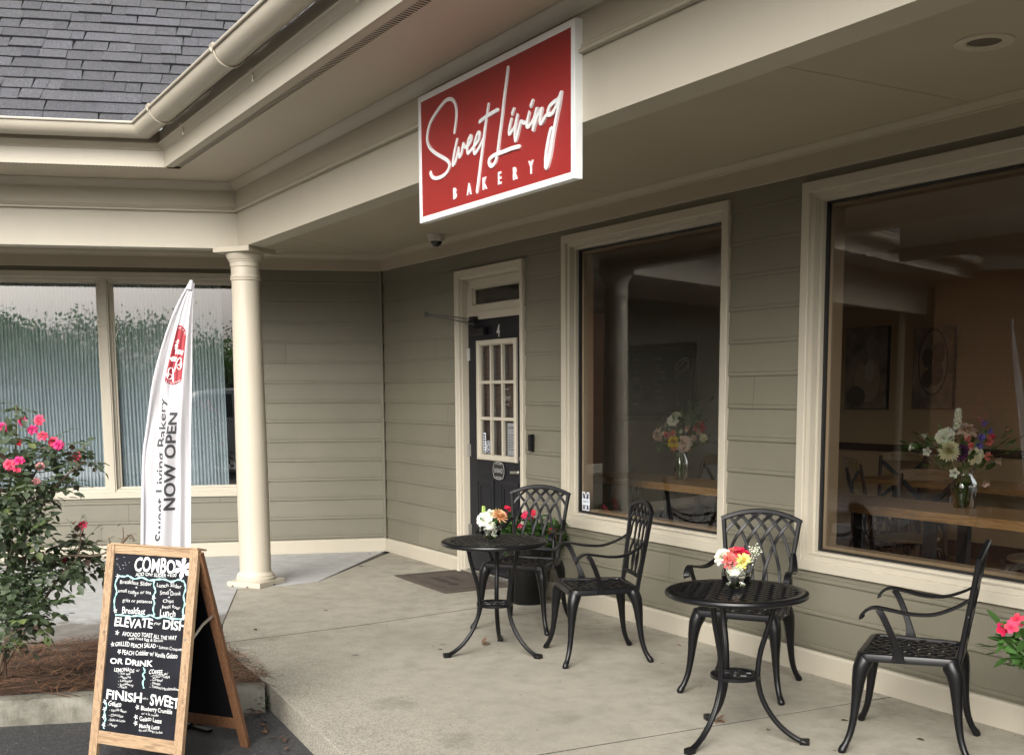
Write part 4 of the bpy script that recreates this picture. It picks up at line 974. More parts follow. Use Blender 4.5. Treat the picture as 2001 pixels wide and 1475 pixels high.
def bouquet(loc, label, cat, items, stems_to, foliage, group=None):
    """items: (kind, dx, dy, dz, r, colour, axis). Flowers, leaves and stems standing in a vase."""
    t = empty('flower_bouquet', loc, 0, label, 'flowers', group)
    st = MB()
    for it in items:
        kind, dx, dy, dz, r, col, ax = it
        mb = MB(); c = Vector((dx, dy, dz)); cc = PK[col]
        if kind == 'rose': rose(mb, c, ax, r, cc, tuple(min(1, x * .85) for x in cc))
        elif kind == 'bud': rose(mb, c, ax, r, cc, None, .35)
        elif kind == 'mum': mum(mb, c, ax, r, cc)
        elif kind == 'ball': mum(mb, c, ax, r, cc, 130)
        elif kind == 'carn': carnation(mb, c, ax, r, cc)
        elif kind == 'gyp': gyp(mb, c, int(r[0]), r[1], cc)
        elif kind == 'bell': bell(mb, c, ax, r, cc)
        elif kind == 'spike':
            for k in range(34):
                a = k * 2.4; h = k / 34 * r * 4
                rr = r * (.9 - .5 * k / 34)
                p = c + Vector((rr * math.cos(a) * .7, rr * math.sin(a) * .7, h - r * 2))
                for q in range(4): petal(mb, p, (math.cos(a), math.sin(a), .6), q * 1.57, 0, r * .5, r * .5, .7, .5, cc, .06)
        nm = {'rose': 'rose_bloom', 'bud': 'rose_bud', 'mum': 'chrysanthemum', 'ball': 'chrysanthemum', 'carn': 'carnation', 'gyp': 'filler_flowers', 'bell': 'bellflower', 'spike': 'flower_spike'}[kind]
        mb.build(nm, m_petal, t, True, recalc=False, angle=80)
        e = Vector(stems_to) + Vector((random.uniform(-.02, .02), random.uniform(-.02, .02), 0))
        mid = Vector((dx * .25, dy * .25, dz * .55 + stems_to[2] * .45))
        st.tube([e, mid, c - Vector(ax).normalized() * .004], .0022, 5)
    st.build('stems', m_stem, t, True)
    if foliage:
        mb = MB()
        for n, c, rad, L, W in foliage:
            for k in range(n):
                p = Vector(c) + Vector((random.gauss(0, rad[0]), random.gauss(0, rad[0]), random.gauss(0, rad[1])))
                g = random.uniform(.6, 1.3); mb.col = (g * .9, g, g * .8)
                leaf(mb, p, (p - Vector((0, 0, c[2] - .15))) + Vector((random.gauss(0, .05), random.gauss(0, .05), random.gauss(0, .03))), (random.gauss(0, .5), random.gauss(0, .5), 1), L * random.uniform(.7, 1.2), W * random.uniform(.7, 1.2))
        mb.build('foliage', m_leaf2, t, True, recalc=False, angle=80)
    return t
F = Vector((.848, -.515, .12)).normalized()          # roughly towards the street
Rr = Vector((.52, .854, 0))
def off(a, b, z): p = Rr * a + F * b; return (p.x, p.y, z)

def bowl_vase(loc, label):
    t = empty('bowl_vase', loc, 0, label, 'vase', 'glass bowls of flowers on the bistro tables')
    r = .0635
    prof = [(.0, .002), (.028, .002), (.036, .004)] + [(r * math.sin(a) , .056 - r * .98 * math.cos(a)) for a in [R(34 + 96 * i / 14) for i in range(15)]]
    mb = MB(); mb.lathe([(max(p[0], .0005), p[1]) for p in prof], 40, cap=False); mb.build('glass_bowl', m_vase, t, True, angle=80)
    wl = [(max(p[0] - .002, .0005), p[1] + .001) for p in prof if p[1] < .060]
    mb = MB(); mb.lathe(wl, 40); mb.build('water', m_water, t, True, angle=60)
    return t
v1 = (4.208, -1.187, .656); v2 = (6.24, -1.095, .656)
bowl_vase(v1, 'clear round glass bowl with white and peach flowers on the far table')
bowl_vase(v2, 'clear round glass bowl with pink, red and yellow flowers on the nearest table')
up = (0, 0, 1)
bouquet(v1, 'white roses, pale green snapdragon and one peach chrysanthemum in the far glass bowl', 'flowers', [
    ('rose', *off(-.040, .02, .118), .036, 'white', (F * .8 + Vector((0, 0, .5)) - Rr * .4)), ('rose', *off(.000, -.005, .145), .028, 'white', (F * .6 + Vector((0, 0, .8)))),
    ('mum', *off(.048, .012, .128), .052, 'peach', (F * .5 + Vector((0, 0, .8)) + Rr * .5)), ('spike', *off(-.040, -.01, .155), .016, 'green', up), ('rose', *off(-.005, .02, .075), .022, 'white', (F + Vector((0, 0, -.3))))],
    (0, 0, .01), [(14, off(.0, 0, .09), (.022, .012), .05, .022)])
bouquet(v2, 'white and coral carnations, crimson rose, yellow carnation and white filler in the nearest bowl', 'flowers', [
    ('rose', *off(-.062, .0, .138), .032, 'white', (F * .5 + Vector((0, 0, .6)) - Rr * .6)), ('carn', *off(-.032, .026, .120), .040, 'pink', (F * .8 + Vector((0, 0, .5)) - Rr * .3)), ('carn', *off(-.018, .0, .146), .028, 'pink', (F * .4 + Vector((0, 0, .9)))),
    ('bud', *off(.010, .0, .150), .032, 'crim', (F * .45 + Vector((0, 0, .9)))), ('carn', *off(.022, .034, .116), .040, 'yellow', (F * .8 + Vector((0, 0, .45)) + Rr * .1)), ('carn', *off(.044, .0, .144), .018, 'hot', (F * .4 + Vector((0, 0, .9)) + Rr * .4)),
    ('gyp', *off(.085, -.01, .160), (46, .014), 'white', up), ('gyp', *off(.060, .01, .128), (20, .011), 'white', up), ('rose', *off(-.012, .03, .076), .022, 'white', (F + Vector((0, 0, -.2))))],
    (0, 0, .01), [(12, off(.0, 0, .09), (.024, .010), .045, .02)])

# ---------------------------------------------------------------- planters on the porch
def planter(loc, r, h, label):
    t = empty('plant_pot', loc, 0, label, 'pot')
    mb = MB(); mb.lathe([(.001, .004), (r * .72, 0), (r * .78, .02), (r * .95, h * .55), (r, h * .9), (r * 1.04, h * .92), (r * 1.04, h), (r * .95, h), (r * .93, h * .93), (.001, h * .92)], 40); mb.build('pot', m_pot, t, True)
    mb = MB(); mb.lathe([(.001, h * .925), (r * .93, h * .925)], 30, cap=False); mb.build('potting_soil', m_soil, t)
    return t
def vinca(loc, label, blobs, blooms, seed, L=.062, W=.032):
    random.seed(seed)
    t = empty('periwinkle_plant', loc, 0, label, 'plant')
    mb = MB(); st = MB()
    for c, rad, n in blobs:
        for k in range(n):
            p = Vector(c) + Vector((random.gauss(0, rad[0]), random.gauss(0, rad[0]), random.gauss(0, rad[1])))
            g = random.uniform(.4, 1.25); mb.col = (g * .8, g * .9, g * .7)
            d = Vector((random.gauss(0, 1), random.gauss(0, 1), random.uniform(-.4, .7))); leaf(mb, p, d, (random.gauss(0, .4), random.gauss(0, .4), 1), L * random.uniform(.7, 1.25), W * random.uniform(.8, 1.2))
        for k in range(max(2, n // 16)):
            p = Vector(c) + Vector((random.gauss(0, rad[0]), random.gauss(0, rad[0]), random.uniform(0, rad[1])))
            st.tube([(p.x * .25, p.y * .25, 0), (p.x * .7, p.y * .7, p.z * .5), p], .003, 5)
    mb.build('foliage', m_leaf2, t, True, recalc=False, angle=80); st.build('stems', m_stem, t, True)
    for c, r0_, ax in blooms:
        f = MB(); r = r0_
        for j in range(3):
            r = r0_ * .75
            cc = Vector(c) + Vector((random.gauss(0, r * .45), random.gauss(0, r * .45), random.gauss(0, r * .3))); a2 = Vector(ax) + Vector((random.gauss(0, .3), random.gauss(0, .3), random.gauss(0, .2)))
            for q in range(5): petal(f, cc, a2, q * 1.257 + j, r * .05, r * .72, r * .72, 1.15, .25, PK['crim'] if random.random() < .6 else (.55, .012, .10), .15)
        f.build('bloom', m_petal, t, True, recalc=False, angle=80)
    random.seed(9)
PX, PY = 3.03, -.235
planter((PX, PY, 0), .165, .40, 'glossy black flower pot on the porch beside the entrance door')
def pl(a, b, z): p = Rr * a + F * b; return (p.x, p.y, z)
vinca((PX, PY, .37), 'green periwinkle with crimson blooms in the black pot by the door', [(pl(0, 0, .10), (.10, .06), 330), (pl(-.10, .02, .20), (.055, .05), 170), (pl(.13, 0, .12), (.07, .05), 200), (pl(.24, 0, .08), (.04, .03), 60), (pl(-.17, 0, .13), (.03, .06), 70)],
      [(pl(-.165, .05, .265), .038, F + Vector((0, 0, .3))), (pl(-.135, .05, .31), .035, F + Vector((0, 0, .6))), (pl(-.005, .06, .26), .042, F + Vector((0, 0, .4))), (pl(.03, .06, .285), .038, F + Vector((0, 0, .4))), (pl(-.06, .07, .18), .03, F), (pl(.17, .06, .145), .036, F), (pl(.18, .05, .10), .03, F), (pl(.02, .05, .23), .03, F)], 21)
PX2, PY2 = 7.40, -.26
planter((PX2, PY2, 0), .15, .36, 'glossy black flower pot by the wall at the right edge')
vinca((PX2, PY2, .34), 'red periwinkle reaching into view at the right edge in front of the large window', [(pl(0, 0, .10), (.09, .05), 150), (pl(-.292, -.095, .16), (.030, .04), 46), (pl(-.225, -.095, .13), (.04, .05), 40), (pl(-.12, -.05, .12), (.05, .05), 50)],
      [(pl(-.330, -.065, .245), .050, F + Vector((0, 0, .25)) - Rr * .2), (pl(-.267, -.075, .15), .03, F - Rr), (pl(.0, .05, .26), .04, F)], 33, .075, .034)

# ---------------------------------------------------------------- door mat
t = empty('door_mat', (1.92, -.29, 0), R(-1), 'brown rectangular door mat with faint dark script before the entrance', 'mat')
mb = MB(); mb.box((-.475, -.29, 0), (.475, .29, .012)); mb.build('mat', m_mat, t, bevel=.006)
mb = MB()
for a, b in (((-.40, -.215), (.40, -.212)), ((-.40, .212), (.40, .215)), ((-.402, -.215), (-.399, .215)), ((.399, -.215), (.402, .215))): mb.box((a[0], a[1], .011), (b[0], b[1], .0135))
put_text(mb, 'Come in', lambda x, y: (-.20 + .30 * x + .02 * y, .03 + .055 * y, .0137), .0)
put_text(mb, '& Cozy Up', lambda x, y: (-.20 + .42 * x + .03 * y, -.10 + .075 * y, .0137), .012)
mb.build('lettering', m_matd, t)
# ---------------------------------------------------------------- hanging shop sign
SY = -BO - .038
sg = empty('shop_sign', (5.21, -BO, 2.672), 0, 'large red bakery sign with raised white script and white border on the porch beam', 'sign')
def SP(x, z, d=0): return Vector((x - 5.21, SY - d + BO, z - 2.672))
sx0, sx1, sz0, sz1 = 4.482, 5.949, 2.360, 2.984
mb = MB()
pr = [(0, .038), (0, .002), (.002, 0), (.027, 0), (.029, .003)]
st = []
for cx, cz, a, b in ((sx0, sz0, 1, 1), (sx1, sz0, -1, 1), (sx1, sz1, -1, -1), (sx0, sz1, 1, -1)): st.append([SP(cx + a * i, cz + b * i, -d) for i, d in pr])
st.append(st[0]); mb.rings(st, cap=False, close=False); mb.poly([SP(sx0 + .001, sz0 + .001, -.036), SP(sx1 - .001, sz0 + .001, -.036), SP(sx1 - .001, sz1 - .001, -.036), SP(sx0 + .001, sz1 - .001, -.036)]); mb.build('border', m_white, sg)
mb = MB(); mb.poly([SP(sx0 + .026, sz0 + .026, -.003), SP(sx1 - .026, sz0 + .026, -.003), SP(sx1 - .026, sz1 - .026, -.003), SP(sx0 + .026, sz1 - .026, -.003)]); mb.build('panel', m_red, sg)
def smooth2(P, n=4):
    Q = []
    for i in range(len(P) - 1):
        a = P[max(i - 1, 0)]; b = P[i]; c = P[i + 1]; d = P[min(i + 2, len(P) - 1)]
        for q in range(n):
            f = q / n
            Q.append(tuple(.5 * ((2 * b[k]) + (c[k] - a[k]) * f + (2 * a[k] - 5 * b[k] + 4 * c[k] - d[k]) * f * f + (3 * b[k] - a[k] - 3 * c[k] + d[k]) * f ** 3) for k in (0, 1)))
    Q.append(P[-1]); return Q
def stroke(mb, P, w, fn, depth=.008, n=4):
    """raised brush stroke with round ends; fn(x, z, d) -> 3D"""
    Q = smooth2(P, n); m = len(Q); Lft, Rgt = [], []
    for i, p in enumerate(Q):
        a = Q[max(i - 1, 0)]; b = Q[min(i + 1, m - 1)]; tx, tz = b[0] - a[0], b[1] - a[1]; l = math.hypot(tx, tz) or 1; tx /= l; tz /= l
        ww = w * .5
        Lft.append((p[0] - tz * ww, p[1] + tx * ww)); Rgt.append((p[0] + tz * ww, p[1] - tx * ww))
    rings = [[fn(*l, 0), fn(*l, depth * (1 + .5 * i / m)), fn(*r, depth * (1 + .5 * i / m)), fn(*r, 0)] for i, (l, r) in enumerate(zip(Lft, Rgt))]
    mb.rings(rings)
    for p in (Q[0], Q[-1]):
        c = [(p[0] + w * .5 * math.cos(2 * math.pi * k / 12), p[1] + w * .5 * math.sin(2 * math.pi * k / 12)) for k in range(12)]
        mb.rings([[fn(*q, 0) for q in c], [fn(*q, depth * .99) for q in c]])
mb = MB()
for i, (w, P) in enumerate(SIGN_STROKES):
    mb_d = .0045 + .0004 * i
    stroke(mb, P, .0136 * w if w > 1.25 else .0148 * w, lambda x, z, d: SP(x, z, -.003 + d), mb_d)
mb.build('script_lettering', m_white, sg)
for ch, x, z, h in SIGN_LETTERS:
    mb = MB()
    v, f, w = text_geo(ch, .025)
    for dd in (.005,):
        base = [(x + (px - w / 2) * h * .78 * .92, z - h * .5 + py * h * .92) for px, py in v]
        n = mb.add([SP(a, b, -.003 + dd) for a, b in base])
        for q in f: mb.face(*[n + i for i in q])
        # side walls along open edges
        cnt = {}
        for q in f:
            for i in range(len(q)):
                e = (q[i], q[(i + 1) % len(q)]); k = tuple(sorted(e)); cnt.setdefault(k, []).append(e)
        for k, es in cnt.items():
            if len(es) == 1:
                a, b = es[0]; mb.poly([SP(*base[a], -.003), SP(*base[b], -.003), SP(*base[b], -.003 + dd), SP(*base[a], -.003 + dd)])
    mb.build('letter', m_white, sg)

# ---------------------------------------------------------------- A-frame chalkboard
bx, by, bth, bw, bh, bs, ct, cb, bf, bsh, bs2, bzg = 4.82, -3.201, .6246, .255, .958, .214, .959, .158, .044, -.028, .256, -.132
ab = empty('sandwich_board', (bx, by, bzg), bth, 'wooden A-frame chalkboard menu standing on the asphalt by the kerb', 'sign')
fn_ = Vector((0, -bh, bs)).normalized()       # panel facing dir (front) is -y,up
fn_ = Vector((0, -bh, -bs)).normalized() * 1.0
fn_ = Vector((0, -1, bs / bh)).normalized()
def AP(u, t, o=0): return Vector((u + bsh * t, -bs * (1 - t), bh * t)) + fn_ * o
def plank(mb, q, o0, o1):
    a = [AP(u, t, o0) for u, t in q]; b = [AP(u, t, o1) for u, t in q]; mb.rings([a, b])
mb = MB(); plank(mb, [(-bw, 0), (-bw + bf, 0), (-bw + bf, 1), (-bw, 1)], -.022, 0); mb.build('front_stile', m_wood, ab, bevel=.002); mb = MB(); plank(mb, [(bw - bf, 0), (bw, 0), (bw, 1), (bw - bf, 1)], -.022, 0); mb.build('front_stile', m_wood, ab, bevel=.002)
m_woodx = wood('knotty pine rail', (.25, .155, .085), (.40, .28, .165), 'X', 1.4)
mb = MB(); plank(mb, [(-bw + bf, ct), (bw - bf, ct), (bw - bf, .999), (-bw + bf, .999)], -.022, -.002); mb.build('front_rail', m_woodx, ab, bevel=.002); mb = MB(); plank(mb, [(-bw + bf, cb - .058), (bw - bf, cb - .058), (bw - bf, cb), (-bw + bf, cb)], -.022, -.002); mb.build('front_rail', m_woodx, ab, bevel=.002)
mb = MB(); plank(mb, [(-bw + bf - .004, cb - .004), (bw - bf + .004, cb - .004), (bw - bf + .004, ct + .004), (-bw + bf - .004, ct + .004)], -.016, -.008); cbd = mb.build('chalkboard', m_chalkb, ab)
def AB(u, t, o=0): return Vector((u + bsh * t * .6, bs2 * (1 - t) + .022, bh * (t * .985))) + Vector((0, 1, bs2 / bh)).normalized() * o
def plankb(mb, q, o0, o1): mb.rings([[AB(u, t, o0) for u, t in q], [AB(u, t, o1) for u, t in q]])
mb = MB(); plankb(mb, [(-bw, 0), (-bw + bf, 0), (-bw + bf, 1), (-bw, 1)], -.022, 0); mb.build('rear_stile', m_woodd, ab, bevel=.002); mb = MB(); plankb(mb, [(bw - bf, 0), (bw, 0), (bw, 1), (bw - bf, 1)], -.022, 0); mb.build('rear_stile', m_woodd, ab, bevel=.002)
mb = MB(); plankb(mb, [(-bw + bf, ct), (bw - bf, ct), (bw - bf, .999), (-bw + bf, .999)], -.02, -.002); mb.build('rear_rail', m_woodd, ab, bevel=.002); mb = MB(); plankb(mb, [(-bw + bf, cb - .058), (bw - bf, cb - .058), (bw - bf, cb), (-bw + bf, cb)], -.02, -.002); mb.build('rear_rail', m_woodd, ab, bevel=.002)
mb = MB(); plankb(mb, [(-bw + bf - .004, cb - .004), (bw - bf + .004, cb - .004), (bw - bf + .004, ct + .004), (-bw + bf - .004, ct + .004)], -.016, -.008); mb.build('rear_panel', paint('black rear panel', (.004, .004, .005), .8, .1, **{'Specular IOR Level': .1}), ab)
for s_ in (-1, 1):
    mb = MB(); mb.ribbon([AP(s_ * (bw - .012), .60, -.02), (AP(s_ * (bw - .012), .60, -.02) + AB(s_ * (bw - .012), .70, -.02)) / 2 + Vector((0, 0, .012)), AB(s_ * (bw - .012), .70, -.02)], .014, .003, (1, 0, 0))
    mb.tube([AP(s_ * (bw - .03), .6, .002), AP(s_ * (bw - .03), .6, -.03)], .005, 8)
    mb.build('spreader_bar', m_steel, ab)
mb = MB(); plank(mb, [(-bw + .02, .997), (bw - .004, .997), (bw - .004, 1.006), (-bw + .02, 1.006)], -.062, .003); mb.build('top_batten', m_woodx, ab, bevel=.002)
def CP(u, v, o=.0008):
    return AP((-bw + bf) + (2 * (bw - bf)) * u, ct + (cb - ct) * v, -.008 + o)
asp = (ct - cb) * bh / (2 * (bw - bf))        # height / width of the board
mbs = {}
rl = random.Random(5)
boards = {0: MB(), 1: MB()}
for (t_, u0, v0, u1, v1, h, wt, c) in CHALK:
    mb = boards[0]
    words = t_
    bo = (0, -.004, .004, .022)[wt]
    v, f, w = text_geo(words, bo)
    jit = rl.uniform(-.004, .004); sl = rl.uniform(-.06, .10)
    def fx(x, y):
        uu = u0 + (u1 - u0) * x; vv = v0 + (v1 - v0) * x + jit * math.sin(x * 9 + jit * 900)
        hh = h * (1 + .08 * math.sin(x * 13 + u0 * 40))
        return CP(uu + sl * y * h * asp * .5, vv - y * hh * .95, .0008)
    put_text(mb, words, fx, bo)
boards[0].build('chalk_lettering', m_chalk, cbd)
mb = MB()
for V_ in VINES:
    P = smooth2([tuple(p) for p in V_], 5)
    for e in (-1, 1):
        pts = [CP(u + e * .006 * math.sin(i * .7), v + e * .003 * math.cos(i * .7), .0012) for i, (u, v) in enumerate(P)]
        mb.ribbon(pts, .0042, .0008, fn_)
mb.build('chalk_vines', m_teal, cbd)
mb = MB()
for u, v in STARS:
    for k in range(5):
        a = k * 1.257 + u * 9; mb.poly([CP(u, v, .0016), CP(u + .018 * math.cos(a - .35), v + .018 / asp * math.sin(a - .35), .0016), CP(u + .030 * math.cos(a), v + .030 / asp * math.sin(a), .0016), CP(u + .018 * math.cos(a + .35), v + .018 / asp * math.sin(a + .35), .0016)])
rl2 = random.Random(8)
for k in range(16):
    u, v = rl2.uniform(.02, .30), rl2.uniform(.01, .09); s = .004; mb.poly([CP(u - s, v, .001), CP(u, v - s / asp, .001), CP(u + s, v, .001), CP(u, v + s / asp, .001)])
mb.build('chalk_stars', m_chalk, cbd)
mb = MB(); u, v = CFLOWER
for k in range(6):
    a = k * 1.047 - .4; q = []
    for da, r in ((-.42, .05), (-.34, .085), (0, .125), (.34, .085), (.42, .05)): q.append(CP(u + r * math.cos(a + da), v + r / asp * math.sin(a + da), .0022 + .0002 * k))
    mb.poly([CP(u, v, .0022 + .0002 * k)] + q)
mb.build('chalk_blossom', m_lilac, cbd)

# ---------------------------------------------------------------- feather flag
random.seed(3)
fl = empty('feather_flag', (4.42, -2.99, -.132), 0, 'tall white feather flag with black lettering and a crimson badge behind the chalkboard', 'flag')
fo = Vector((4.42, -2.99, -.132))
LF = [Vector(a) - fo for a, b in FLAG]; RT = [Vector(b) - fo for a, b in FLAG]
NT_ = len(FLAG)
fdir = Vector((.85, -.52, 0)).normalized()
# cross-section: s (cloth coordinate) -> X across the visible width, N towards the street (m); the middle doubles over itself
XS = [(0, 0, .0), (.10, .03, .010), (.16, .10, .016), (.24, .22, .004), (.32, .32, .002), (.41, .43, .010), (.47, .505, .016), (.51, .525, .030), (.55, .49, .040), (.60, .43, .044), (.63, .405, .050), (.66, .415, .058), (.72, .48, .060), (.80, .58, .054), (.90, .68, .036), (1.0, .77, .030), (1.10, .87, .018), (1.18, .94, .022), (1.25, 1.0, .010)]
def interp(T, k, s):
    for a, b in zip(T, T[1:]):
        if s <= b[0]:
            f = (s - a[0]) / (b[0] - a[0]); f2 = f * f * (3 - 2 * f) if k == 2 else f
            return a[k] + (b[k] - a[k]) * f2
    return T[-1][k]
def flagP(s, t, o=0.0):
    """s 0..1.25 cloth coordinate, t 0 (tip) .. 1 (bottom)"""
    i = t * (NT_ - 1); k = min(int(i), NT_ - 2); f = i - k
    L_ = LF[k].lerp(LF[k + 1], f); R_ = RT[k].lerp(RT[k + 1], f)
    w = min(1, (R_ - L_).length / .2)
    drift = .05 * math.sin(3.2 * t + .4)
    kf = min(1, max(0, (t - .25) / .17)); kf = kf * kf * (3 - 2 * kf)
    x0 = interp(XS, 1, s) * kf + (s / 1.25) * (1 - kf)
    X = x0 + drift * math.sin(math.pi * min(1, max(0, x0))) * kf
    N = (interp(XS, 2, s) * kf + .018 * (1 - kf) * math.exp(-((s - .80 + .6 * t) / .10) ** 2)) * w * (.8 + .35 * math.sin(5 * t + 2 * s)) + .005 * math.sin(26 * t + 9 * s) * math.exp(-((s - .10) / .10) ** 2) + .014 * w * math.sin(4 * t + 7 * s) + .008 * w * math.sin(19 * s + 2.5 * t) + .006 * w * math.sin(9 * t + 13 * s) + .0012 * w * math.sin(47 * s - 4 * t)
    return L_.lerp(R_, X) + fdir * (N + o)
mb = MB(); ns, ntt = 76, 120
mb.rings([[flagP(1.25 * j / ns, i / ntt) for j in range(ns + 1)] for i in range(ntt + 1)], cap=False, close=False)
mb.build('flag_cloth', m_flag, fl, True, recalc=False, angle=180)
mb = MB()
pts = [flagP(.015, t / 40) for t in range(41)]; e = pts[-1]
mb.tube([Vector((0, 0, .02)), Vector((e.x * .6, e.y * .6, .15))] + [Vector((e.x, e.y, e.z - .03))] + list(reversed(pts)), [.012] * 3 + [.011 - .006 * i / 41 for i in range(41)], 8)
mb.build('flag_pole', m_flag, fl, True)
mb = MB()
for a in (0, math.pi / 2): mb.obox((0, 0, .012), (.15 * math.cos(a + .4), .15 * math.sin(a + .4), 0), (-.015 * math.sin(a + .4), .015 * math.cos(a + .4), 0), (0, 0, .006 + .001 * a))
mb.tube([(0, 0, .01), (0, 0, .12)], .016, 10); mb.build('cross_base', m_iron, fl)
tp = flagP(.1, 0); mb = MB(); mb.tube([tp + Vector((0, 0, -.03)), tp + Vector((.004, .007, .012))], [.014, .008], 8); mb.build('tip_cap', m_flag, fl, True)
# printing follows the cloth
def dense(v, f, lim):
    bm = bmesh.new(); vv = [bm.verts.new((a, b, 0)) for a, b in v]
    for q in f:
        try: bm.faces.new([vv[i] for i in q])
        except ValueError: pass
    bmesh.ops.triangulate(bm, faces=bm.faces)
    for _ in range(4):
        es = [e for e in bm.edges if e.calc_length() > lim]
        if not es: break
        bmesh.ops.subdivide_edges(bm, edges=es, cuts=1, use_grid_fill=False); bmesh.ops.triangulate(bm, faces=bm.faces)
    bm.verts.index_update()
    r = [(x.co.x, x.co.y) for x in bm.verts], [tuple(x.index for x in q.verts) for q in bm.faces]
    bm.free(); return r
def flag_text(mb, body, t_bot, t_top, s_base, hs, bold):
    v, f, w = text_geo(body, bold); v, f = dense(v, f, .18)
    n = mb.add([flagP(s_base - y * hs, t_bot + (t_top - t_bot) * x / w, .0022) for x, y in v])
    for q in f: mb.face(*[n + i for i in q])
mb = MB()
flag_text(mb, 'Sweet Living Bakery', .676, .300, .385, .14, .012)
mb.build('flag_lettering', m_blackink, fl, recalc=False); mb = MB()
flag_text(mb, 'NOW OPEN', .592, .338, .885, .175, .03)
mb.build('flag_lettering', m_blackink, fl, recalc=False)
mb = MB()
def quadflag(mb, poly, o):
    v, f = dense(poly, [tuple(range(len(poly)))], .03)
    n = mb.add([flagP(s, t, o) for s, t in v])
    for q in f: mb.face(*[n + i for i in q])
def FX(q): return [(x * 1.25, t) for x, t in q]
quadflag(mb, FX([(.37, .110), (.57, .112), (.70, .121), (.81, .134), (.785, .20), (.755, .256), (.62, .263), (.50, .267), (.38, .263), (.28, .256), (.31, .20)]), .0024)
bd = mb.build('flag_badge', m_crims, fl, recalc=False)
mb = MB()
def fstroke(P, w):
    Q = smooth2(FX(P), 5); mb.ribbon([flagP(s, t, .0046) for s, t in Q], w, .0006, fdir)
for k in range(4):
    a = .32 + k * .048; fstroke([(a, .2555 + .0022 * k), (a + .028, .257 + .0022 * k)], .0032)
    a = .54 + k * .052; fstroke([(a, .2615 - .002 * k), (a + .03, .2605 - .002 * k)], .0032)
for a, b in ((.40, .1165), (.47, .1165), (.62, .122), (.70, .129), (.745, .134)): fstroke([(a, b), (a + .035, b + .002)], .0032)
fstroke([(.475, .148), (.470, .186)], .004); fstroke([(.40, .154), (.54, .152)], .004); fstroke([(.40, .166), (.43, .160), (.45, .166), (.43, .172), (.40, .170)], .003)
for X0, t0 in ((.53, .181), (.34, .199)):
    fstroke([(X0, t0), (X0 + .07, t0 - .004), (X0 + .15, t0 - .001), (X0 + .22, t0 - .003)], .010); fstroke([(X0 + .03, t0 + .004), (X0 + .10, t0 + .003), (X0 + .18, t0 + .005)], .008)
for X0, t0, m_ in ((.60, .206, 1), (.44, .232, -1)):
    fstroke([(X0 - .06 * m_, t0 + .012), (X0, t0 - .006), (X0 + .06 * m_, t0 - .010), (X0 + .10 * m_, t0 - .002), (X0 + .06 * m_, t0 + .006), (X0 - .02 * m_, t0 + .010)], .0034)
    fstroke([(X0 - .02 * m_, t0 + .012), (X0 + .05 * m_, t0 + .020), (X0 + .11 * m_, t0 + .014), (X0 + .12 * m_, t0 + .004), (X0 + .08 * m_, t0 + .008), (X0 + .09 * m_, t0 + .013)], .0034)
    fstroke([(X0 - .06 * m_, t0 + .014), (X0 - .08 * m_, t0 + .026)], .006)
mb.build('badge_ornament', m_white, bd, recalc=False)
random.seed(9)
# ---------------------------------------------------------------- rose bush
random.seed(14)
RB = Vector((3.45, -3.78, -.012))
rb = empty('rose_bush', RB, 0, 'leggy rose bush with pink blooms in the planting bed at the left edge', 'bush')
mb = MB()
def cat3(P, n=5):
    P = [Vector(p) for p in P]; Q = []
    for i in range(len(P) - 1):
        a = P[max(i - 1, 0)]; b = P[i]; c = P[i + 1]; d = P[min(i + 2, len(P) - 1)]
        for q in range(n):
            f = q / n; Q.append(.5 * ((2 * b) + (c - a) * f + (2 * a - 5 * b + 4 * c - d) * f * f + (3 * b - a - 3 * c + d) * f ** 3))
    Q.append(P[-1]); return Q
CANEP = []
for C_ in CANES:
    P = [Vector(p) - RB for p in C_]
    start = Vector((random.uniform(-.08, .08), random.uniform(-.08, .08), 0))
    if (P[0] - start).length < 1.2 and C_[0][2] < .4: P[0] = start
    Q = cat3(P); m = len(Q); mb.tube(Q, [.0085 - .006 * i / m for i in range(m)], 6); CANEP += Q[4:]
mb.build('canes', m_cane, rb, True)
lv = MB(); tw_ = MB()
def compound(p, d, sc):
    """rose leaf: five leaflets on a stalk"""
    d = Vector(d).normalized(); s = d.cross(Vector((0, 0, 1)));  s = s.normalized() if s.length > .01 else Vector((1, 0, 0)); u = s.cross(d)
    u = (u + Vector((random.gauss(0, .35), random.gauss(0, .35), random.gauss(0, .2)))).normalized()
    g = random.uniform(.55, 1.35); warm = random.random()
    lv.col = (g * (1.5 if warm > .93 else 1), g * (.75 if warm > .93 else 1), g)
    if warm < .06: lv.col = (g * 1.6, g * 1.5, g * .9)
    Ln = sc * .095
    tw_.tube([p, p + d * Ln * .5 + Vector((0, 0, .004)), p + d * Ln], .0011, 4, cap=False)
    for q, sd_ in ((.35, 1), (.35, -1), (.72, 1), (.72, -1)):
        leaf(lv, p + d * Ln * q, d * .45 + s * sd_, u + s * sd_ * random.uniform(-.3, .2), sc * random.uniform(.034, .044), sc * random.uniform(.023, .029), .2, random.uniform(0, .4))
    leaf(lv, p + d * Ln, d + Vector((0, 0, -.15)), u, sc * random.uniform(.042, .054), sc * random.uniform(.028, .034), .2, random.uniform(0, .4))
CXv = Vector(CAMR); FWv = Vector((-.848, .515, 0)); 
